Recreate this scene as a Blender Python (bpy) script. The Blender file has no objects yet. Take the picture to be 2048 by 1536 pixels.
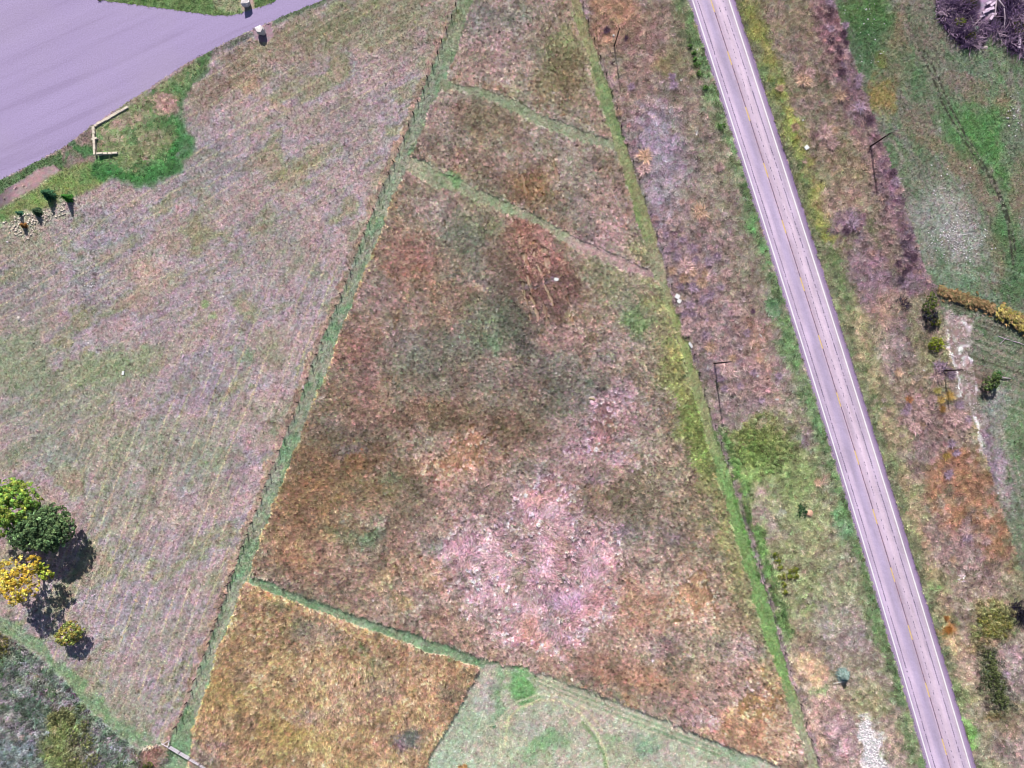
import bpy, bmesh, math, random
import numpy as np
from mathutils import Vector, Matrix

random.seed(7)
RNG = np.random.default_rng(11)
S = bpy.context.scene
COL = S.collection
R = math.radians

# ------------------------------------------------------------------ camera, sky, sun, exposure
CAM_H = 150.0
cd = bpy.data.cameras.new('camera')
cam = bpy.data.objects.new('camera', cd)
COL.objects.link(cam)
cam.location = (0, 0, CAM_H)
cam.rotation_euler = (0, 0, 0)            # straight down, north (up in the picture) = +y
cd.sensor_width = 36
cd.lens = 18.0 / (102.4 / CAM_H)
cd.clip_start = 1
cd.clip_end = 6000
S.camera = cam

SUN_EL, SUN_AZ = 40.0, -8.0               # the sun stands to the north, a little west
w = bpy.data.worlds.new('World')
S.world = w
w.use_nodes = True
nt = w.node_tree
bg = nt.nodes['Background']
sky = nt.nodes.new('ShaderNodeTexSky')
sky.sky_type = 'NISHITA'
sky.sun_disc = False
sky.sun_elevation = R(SUN_EL)
sky.sun_rotation = R(SUN_AZ)
sky.altitude = 300
nt.links.new(sky.outputs[0], bg.inputs[0])
bg.inputs[1].default_value = 0.06
sl = bpy.data.lights.new('sun', 'SUN')
sl.energy = 4.7
sl.angle = R(0.5)
sl.color = (1.0, 0.95, 0.89)
sun = bpy.data.objects.new('sun', sl)
COL.objects.link(sun)
az = R(-SUN_AZ)
ldir = Vector((math.sin(az) * math.cos(R(SUN_EL)), -math.cos(az) * math.cos(R(SUN_EL)), -math.sin(R(SUN_EL))))
sun.rotation_euler = ldir.to_track_quat('-Z', 'Y').to_euler()
sun.location = (-20, 140, 120)
S.view_settings.view_transform = 'Standard'
S.view_settings.look = 'None'
S.view_settings.gamma = 1
S.view_settings.exposure = 0.95
S.view_settings.use_curve_mapping = False
S.render.engine = 'CYCLES'
S.cycles.filter_width = 1.05              # crisp drone-camera pixels
K = 2.05                                   # how bright a flat albedo of 1 comes out (linear), used to turn seen colours into base colours


def lin(c):
    c = np.asarray(c, dtype=np.float64) / 255.0
    return np.where(c <= 0.04045, c / 12.92, ((c + 0.055) / 1.055) ** 2.4)


def alb(c, k=1.0):
    """base colour of a thing that shows as sRGB c in full light"""
    return np.clip(lin(c) / K * k, 0.004, 0.85)


def P(px, py, z=0.0):
    """ground point from the 2048 x 1536 survey sheet (0.1 m per unit)"""
    return Vector(((px - 1024) * 0.1, (768 - py) * 0.1, z))


# ------------------------------------------------------------------ noise helpers
TAB = RNG.random((16, 256, 256)).astype(np.float32)


def vnoise(u, v, seed=0):
    T = TAB[seed % 16]
    u = u + 37.17 * seed
    v = v + 91.7 * seed
    iu = np.floor(u).astype(np.int32); iv = np.floor(v).astype(np.int32)
    fu = (u - iu).astype(np.float32); fv = (v - iv).astype(np.float32)
    fu = fu * fu * (3 - 2 * fu); fv = fv * fv * (3 - 2 * fv)
    a = iu & 255; b = (iu + 1) & 255; c = iv & 255; d = (iv + 1) & 255
    return ((T[c, a] * (1 - fu) + T[c, b] * fu) * (1 - fv) + (T[d, a] * (1 - fu) + T[d, b] * fu) * fv) * 2 - 1


def noise(X, Y, scale, seed=0, ang=0.0, stretch=1.0, octv=1):
    c, s = math.cos(R(ang)), math.sin(R(ang))
    u = (X * c + Y * s) / (scale * stretch)
    v = (-X * s + Y * c) / scale
    out = vnoise(u, v, seed)
    amp, tot = 1.0, 1.0
    for k in range(1, octv):
        amp *= 0.6
        out = out + amp * vnoise(u * 2 ** k, v * 2 ** k, seed + k)
        tot += amp * 0.75
    return out / tot


def sstep(a, b, x):
    t = np.clip((x - a) / (b - a), 0, 1)
    return t * t * (3 - 2 * t)


# ------------------------------------------------------------------ survey of the field boundaries (x as a function of y)
def curve(ys, xs):
    ys = np.array(ys, float); xs = np.array(xs, float)
    return lambda y: np.interp(y, ys, xs)


fenceL = curve([-300, 6, 97, 212, 303, 395, 511, 608, 702, 799, 894, 990, 1062, 1136, 1212, 1301, 1393, 1479, 1700],
               [1030, 912, 877, 831, 795, 756, 710, 672, 634, 597, 559, 523, 496, 468, 441, 410, 377, 339, 250])
stripL = curve([-300, 19, 175, 219, 275, 340, 419, 458, 553, 607, 665, 733, 766, 812, 876, 920, 976, 1066, 1147, 1168, 1231, 1291, 1388, 1460, 1520, 1700],
               [1060, 940, 887, 862, 840, 815, 777, 766, 727, 705, 681, 659, 644, 624, 600, 583, 561, 526, 500, 491, 467, 440, 413, 389, 378, 330])
stripR = curve([-300, 0, 53, 125, 219, 290, 359, 462, 514, 605, 669, 752, 824, 952, 1062, 1160, 1197, 1292, 1340, 1419, 1492, 1800],
               [1050, 1138, 1152, 1177, 1202, 1227, 1249, 1277, 1292, 1329, 1351, 1372, 1393, 1432, 1463, 1495, 1504, 1533, 1552, 1577, 1602, 1700])
fenceR = curve([-300, 0, 28, 109, 200, 275, 347, 463, 522, 583, 642, 698, 752, 786, 850, 907, 987, 1056, 1107, 1160, 1223, 1267, 1333, 1390, 1454, 1523, 1800],
               [1070, 1163, 1171, 1199, 1227, 1249, 1274, 1312, 1329, 1345, 1364, 1383, 1399, 1409, 1429, 1451, 1473, 1495, 1511, 1527, 1546, 1558, 1577, 1596, 1615, 1637, 1720])
_ry = np.array([-300, 0, 194, 480, 622, 773, 893, 1021, 1192, 1352, 1536, 1900.])
_rl = np.array([1288, 1385, 1446, 1539, 1585, 1631, 1668, 1708, 1759, 1807, 1860, 1965.])
_rw = np.array([71, 72.5, 75, 76, 75, 76, 77, 77, 78, 79, 80, 81.])
_pl = np.polyfit(_ry, _rl, 3)
_pw = np.polyfit(_ry, _rw, 2)
roadL = lambda y: np.polyval(_pl, y)
roadR = lambda y: np.polyval(_pl, y) + np.polyval(_pw, y)
fieldR = curve([-300, 0, 44, 122, 187, 256, 316, 390, 480, 537, 573, 658, 761, 816, 890, 949, 1018, 1107, 1160, 1300, 1800],
               [1570, 1664, 1678, 1703, 1731, 1753, 1775, 1803, 1828, 1847, 1869, 1891, 1910, 1935, 1962, 1982, 2001, 2030, 2046, 2085, 2230])

LOT = [(0, 361), (60, 331), (125, 297), (184, 253), (250, 209), (312, 169), (375, 127), (437, 94), (500, 62), (537, 47), (578, 28), (640, 4), (720, -35), (860, -120),
       (800, -200), (640, -60), (547, 3), (512, 16), (469, 29), (431, 30), (375, 23), (312, 14), (219, 2), (150, -8), (40, -30), (-120, -60), (-300, -60), (-300, 520)]

# ------------------------------------------------------------------ ground sheet: a fine grid whose colour and cover follow the survey
GX = np.arange(-111.0, 111.01, 0.25)
GY = np.arange(-84.0, 84.01, 0.25)
nx, ny = len(GX), len(GY)
WX, WY = np.meshgrid(GX, GY)
X = (WX * 10 + 1024).astype(np.float32)
Y = (768 - WY * 10).astype(np.float32)
n30x, n30y = noise(X, Y, 30, 1, octv=2), noise(X, Y, 30, 2, octv=2)
n8x, n8y = noise(X, Y, 9, 3), noise(X, Y, 9, 4)
XN = X + 2.2 * n8x + 3.0 * n30x            # edges of mowing
YN = Y + 2.2 * n8y + 3.0 * n30y
XC = X + 8 * n8x + 22 * n30x + 34 * noise(X, Y, 75, 3)
YC = Y + 8 * n8y + 22 * n30y + 34 * noise(X, Y, 75, 4)
XB = X + 6 * n8x + 16 * n30x               # loose edges of plant patches
YB = Y + 6 * n8y + 16 * n30y

C = np.empty(X.shape + (3,), np.float32)
H = np.full(X.shape, 0.10, np.float32)      # height of the cover in metres
KIND = np.zeros(X.shape, np.int8)           # 0 mown, 1 tall grass, 2 flattened straw, 3 leafy weeds, 4 stemmy weeds, 9 bare
DENS = np.ones(X.shape, np.float32)


def mix(m, col, var=None):
    global C
    m = m[..., None]
    C = C * (1 - m) + np.asarray(col, np.float32) * m


def poly_sd(pts, Xa, Ya):
    """signed distance (inside > 0)"""
    p = np.array(pts, np.float32)
    q = np.roll(p, -1, axis=0)
    d = np.full(Xa.shape, 1e9, np.float32)
    ins = np.zeros(Xa.shape, bool)
    for (x0, y0), (x1, y1) in zip(p, q):
        ex, ey = x1 - x0, y1 - y0
        t = np.clip(((Xa - x0) * ex + (Ya - y0) * ey) / (ex * ex + ey * ey + 1e-9), 0, 1)
        d = np.minimum(d, np.hypot(Xa - x0 - t * ex, Ya - y0 - t * ey))
        if y0 != y1:
            c = ((y0 > Ya) != (y1 > Ya)) & (Xa < (x1 - x0) * (Ya - y0) / (y1 - y0) + x0)
            ins ^= c
    return np.where(ins, d, -d)


def poly(pts, soft=2.0, warp=1, margin=45):
    """soft mask of a polygon"""
    p = np.array(pts)
    sx = (X[0] >= p[:, 0].min() - margin) & (X[0] <= p[:, 0].max() + margin)
    sy = (Y[:, 0] >= p[:, 1].min() - margin) & (Y[:, 0] <= p[:, 1].max() + margin)
    m = np.zeros(X.shape, np.float32)
    if not sx.any() or not sy.any():
        return m
    ii = np.ix_(sy, sx)
    XX, YY = ((X, Y), (XN, YN), (XB, YB), (XC, YC))[warp]
    m[ii] = sstep(-soft, soft, poly_sd(pts, XX[ii], YY[ii]))
    return m


def line_d(pts, warp=1, margin=60):
    p = np.array(pts, np.float32)
    sx = (X[0] >= p[:, 0].min() - margin) & (X[0] <= p[:, 0].max() + margin)
    sy = (Y[:, 0] >= p[:, 1].min() - margin) & (Y[:, 0] <= p[:, 1].max() + margin)
    d = np.full(X.shape, 1e4, np.float32)
    if not sx.any() or not sy.any():
        return d
    ii = np.ix_(sy, sx)
    XX, YY = ((X, Y), (XN, YN), (XB, YB))[warp]
    Xa, Ya = XX[ii], YY[ii]
    dd = np.full(Xa.shape, 1e4, np.float32)
    for (x0, y0), (x1, y1) in zip(p[:-1], p[1:]):
        ex, ey = x1 - x0, y1 - y0
        t = np.clip(((Xa - x0) * ex + (Ya - y0) * ey) / (ex * ex + ey * ey + 1e-9), 0, 1)
        dd = np.minimum(dd, np.hypot(Xa - x0 - t * ex, Ya - y0 - t * ey))
    d[ii] = dd
    return d


def line(pts, width, soft=1.5, warp=1):
    return 1 - sstep(width / 2 - soft, width / 2 + soft, line_d(pts, warp))


NB1 = noise(X, Y, 22, 5, octv=3)
NB2 = noise(X, Y, 7, 6, octv=2)


def blob(cx, cy, rx, ry, ang=0.0, rough=0.55, soft=0.5):
    """loose patch of plants: an ellipse with a broken edge"""
    c, s = math.cos(R(ang)), math.sin(R(ang))
    dx, dy = XB - cx, YB - cy
    d = np.hypot((dx * c + dy * s) / rx, (-dx * s + dy * c) / ry)
    return 1 - sstep(1 - soft, 1 + soft, d + rough * 0.6 * NB1 + rough * 0.35 * NB2)


DITH = (noise(X, Y, 4, 7) * .5 + noise(X, Y, 14, 9, octv=2) * .5)


def setk(m, kind, h=None, dens=None, thr=0.5, dith=0.0):
    s = m + dith * DITH > thr
    KIND[s] = kind
    if h is not None:
        H[s] = h
    if dens is not None:
        DENS[s] = dens


def palette(m, cols, scale, seed, octv=3, ang=0, stretch=1):
    """patchwork of several plant colours inside a mask"""
    n = noise(X, Y, scale, seed, ang, stretch, octv)
    n2 = noise(X, Y, scale * 0.7, seed + 3, ang, stretch, octv)
    t = np.clip((n * 0.8 + 0.5), 0, 0.999) * (len(cols) - 1)
    i = t.astype(int); f = (t - i)[..., None]
    cc = np.asarray(cols, np.float32)
    col = cc[i] * (1 - f) + cc[np.minimum(i + 1, len(cols) - 1)] * f
    col = col + (n2 * 7)[..., None]
    global C
    mm = m[..., None]
    C = C * (1 - mm) + col * mm


fl, sL, sR, fr = fenceL(YN), stripL(YN), stripR(YN), fenceR(YN)
wob = noise(X, Y, 34, 11, octv=3)
sL = sL + 3.5 * wob; sR = sR + 5 * wob
rl, rr, fR = roadL(Y) - 10.5, roadR(Y) + 13.5, fieldR(YN)
ONE = np.ones(X.shape, np.float32)

# --- the big left field, mown
C[:] = (150, 138, 140)
palette(ONE, [(146, 144, 116), (160, 146, 130), (172, 148, 142), (178, 150, 152), (164, 147, 156), (150, 148, 118), (168, 142, 124)], 60, 0, 5, -32, 1.6)
upL = sstep(140, -60, (X - 420) * 0.5 + (Y - 560) * 0.55)       # the part mown along the car park
for (cx, cy, rx, ry, a, col, k) in [
        (760, 40, 150, 60, -20, (132, 130, 92), .6), (640, 50, 90, 30, -20, (128, 128, 88), .6), (520, 110, 90, 28, -35, (150, 128, 98), .5),
        (440, 170, 70, 30, -45, (138, 116, 92), .65), (500, 180, 28, 22, -40, (190, 152, 110), .6), (545, 208, 24, 12, 20, (186, 152, 114), .5),
        (600, 130, 60, 50, -45, (164, 140, 116), .4), (590, 350, 45, 20, -40, (168, 150, 96), .45), (700, 250, 60, 60, 0, (165, 142, 152), .5),
        (420, 320, 90, 90, -30, (150, 140, 152), .5), (480, 400, 70, 35, -35, (172, 146, 134), .5), (380, 470, 60, 40, 0, (150, 136, 100), .35),
        (310, 560, 34, 40, 20, (200, 164, 134), .6), (285, 600, 26, 26, 0, (196, 156, 120), .6), (330, 520, 40, 26, 0, (188, 165, 176), .5),
        (180, 560, 60, 50, 0, (150, 144, 150), .5), (60, 500, 60, 60, 0, (150, 146, 124), .6), (60, 600, 60, 50, 0, (134, 132, 128), .5),
        (220, 460, 80, 40, -25, (156, 146, 160), .5), (40, 730, 70, 70, 0, (136, 148, 112), .8), (240, 730, 90, 36, -15, (132, 150, 104), .75), (200, 900, 110, 60, 0, (140, 148, 116), .5), (150, 780, 110, 50, -10, (140, 146, 116), .5),
        (80, 820, 90, 50, 0, (140, 142, 126), .5), (330, 620, 60, 60, 0, (160, 138, 150), .5), (400, 760, 50, 60, 0, (156, 136, 160), .5),
        (520, 560, 50, 80, -65, (166, 148, 158), .4), (560, 500, 60, 60, 0, (150, 142, 128), .4), (340, 900, 60, 90, -60, (134, 146, 122), .5),
        (430, 900, 40, 60, 0, (136, 150, 116), .45), (470, 950, 26, 40, 0, (146, 122, 142), .5), (475, 1050, 20, 18, 0, (170, 148, 178), .6),
        (240, 1010, 60, 60, 0, (142, 148, 124), .5), (290, 1150, 22, 14, 30, (200, 170, 158), .6), (250, 1050, 30, 12, 40, (190, 158, 140), .4),
        (220, 1230, 60, 60, 0, (165, 150, 168), .5), (300, 1250, 70, 90, 0, (154, 140, 150), .4), (330, 1310, 22, 22, 0, (180, 158, 178), .5),
        (100, 900, 80, 40, 0, (132, 140, 132), .5), (60, 1330, 40, 40, 0, (150, 142, 146), .4), (250, 1400, 60, 40, 40, (140, 146, 120), .5),
        (490, 720, 12, 30, 0, (110, 150, 100), .55), (410, 610, 10, 6, 0, (120, 160, 90), .7), (430, 640, 8, 8, 0, (140, 170, 96), .6),
        (635, 555, 12, 14, 0, (112, 146, 96), .5), (495, 715, 10, 16, 0, (104, 148, 96), .5)]:
    mix(blob(cx, cy, rx, ry, a) * k, col)
# mower lines: parallel to the fence, and along the car park in the upper left
sf = (X - fenceL(Y)) * .93 + 3.0 * noise(X, Y, 90, 2) + 1.2 * n8x
su = X * .5 + Y * .866 + 5.0 * noise(X, Y, 120, 3) + 1.2 * n8y
for sc_, wgt, g1, g2 in ((sf, 1 - upL, noise(X, Y, 26, 5, -67, 5), noise(X, Y, 60, 9, octv=2)), (su, upL, noise(X, Y, 26, 6, -30, 5), noise(X, Y, 60, 10, octv=2))):
    for per, off, wd, k, col in ((23.0, 0, 2.4, .80, (204, 186, 146)), (23.0, 11, 4.0, .30, (124, 122, 104)), (46.0, 20, 9, .26, (138, 146, 108)), (69.0, 50, 14, .25, (172, 148, 156))):
        ph = np.abs((sc_ + off + per / 2) % per - per / 2)
        mix(wgt * np.where(wgt is upL, .6, 1.0).astype(np.float32) * sstep(wd * .5 + 1.1, wd * .5 - .6, ph) * sstep(-.85, -.1, g1) * sstep(-.9, .0, g2) * k, col)

# --- green strip and beds along the car park
mix(poly([(-200, 470), (0, 361), (130, 297), (180, 258), (190, 270), (186, 300), (150, 330), (0, 398), (-200, 500)], 3), (92, 120, 76))
mix(poly([(120, 300), (165, 262), (187, 258), (190, 330), (130, 345)], 3, 1) * .8, (150, 118, 118))
mix(blob(172, 295, 16, 14) * .9, (70, 125, 66)); mix(blob(140, 318, 18, 8, -35) * .8, (84, 120, 76)); mix(blob(150, 285, 12, 5, -40) * .8, (80, 120, 76))
gp = poly([(-200, 520), (0, 388), (30, 369), (75, 342), (108, 329), (124, 340), (60, 384), (0, 417), (-200, 540)], 2)
mix(gp, (200, 168, 172)); palette(gp * .7, [(190, 156, 160), (206, 178, 178), (176, 146, 156)], 10, 6); mix(gp * sstep(40, 0, X) * .7, (120, 104, 116)); setk(gp, 9)
gs = poly([(-200, 545), (0, 418), (62, 385), (124, 341), (180, 322), (230, 345), (200, 372), (130, 400), (0, 455), (-200, 560)], 7)
mix(gs, (118, 142, 78)); palette(gs * .6, [(96, 138, 74), (142, 146, 90), (120, 150, 70)], 20, 4)
rk = poly([(0, 445), (40, 425), (75, 432), (110, 410), (150, 395), (160, 410), (110, 440), (60, 470), (20, 482), (0, 470)], 7, 2)
mix(rk * .75, (176, 166, 150))
isl = poly([(-200, -200), (40, -28), (150, -6), (219, 3), (312, 15), (375, 24), (431, 31), (469, 30), (512, 17), (547, 4), (640, -60), (640, -200)], 1.5, 0)
mix(isl, (98, 130, 70)); palette(isl * .6, [(78, 124, 62), (112, 140, 78), (86, 118, 68)], 18, 3)
mix(isl * poly([(425, -20), (430, 15), (470, 27), (500, 10), (500, -30)], 4) * .8, (160, 156, 120))
ig = poly([(482, -20), (484, 22), (508, 18), (506, -20)], 2); mix(ig, (205, 178, 168)); setk(ig, 9)
gl = poly([(503, 62), (520, 52), (540, 46), (548, 58), (547, 72), (535, 84), (520, 86), (507, 76)], 1.5); mix(gl, (186, 158, 170)); setk(gl, 9)
mix(line([(548, 44), (600, 22), (660, -8)], 13, 4) * .75, (82, 104, 72))
mix(line([(400, 120), (450, 95), (500, 72)], 11, 4) * .65, (96, 98, 88)); mix(line([(412, 116), (440, 101)], 9, 3) * .5, (150, 118, 122))
# bed beside the stone wall
bed = poly([(190, 252), (258, 212), (320, 172), (375, 135), (415, 108), (418, 125), (385, 165), (358, 205), (345, 228), (357, 262), (357, 300), (344, 338), (310, 357), (280, 363), (230, 352), (196, 345), (192, 300)], 5, 1)
mix(bed, (128, 128, 92)); palette(bed * .9, [(80, 134, 74), (104, 136, 84), (128, 132, 94), (112, 140, 82), (158, 132, 120), (84, 138, 74)], 22, 5)
mix(blob(325, 208, 26, 15, 30) * .8, (190, 136, 140)); mix(blob(250, 245, 34, 12, -30) * .6, (176, 132, 132))
mix(line([(352, 235), (358, 265), (356, 300), (342, 335), (300, 356), (240, 348), (205, 335)], 34, 12, 2) * .8, (58, 128, 60))
mix(line([(418, 112), (385, 160), (350, 210)], 14, 5, 2) * .7, (80, 118, 72)); mix(blob(300, 290, 30, 26) * .6, (156, 140, 114))
setk(bed, 3, .12)

# --- strip along the left fence, mown green
m = sstep(-1.2, 1.2, XN - fl - 2) * sstep(1.0, -1.0, XN - sL)
m_stripL = m
mix(m, (132, 148, 120)); palette(m * .8, [(120, 148, 110), (142, 150, 126), (154, 150, 132), (112, 150, 106), (134, 148, 116)], 30, 6, 3, -68, 2)
mix(m * sstep(170, 40, Y) * .5, (130, 138, 96))
mix(m * sstep(.4, .8, noise(X, Y, 3, 4, -68, 25)) * .4, (176, 172, 128))
mix(line([(340, 1478), (372, 1500), (470, 1545)], 30, 6) * .7, (112, 148, 108))

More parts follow.
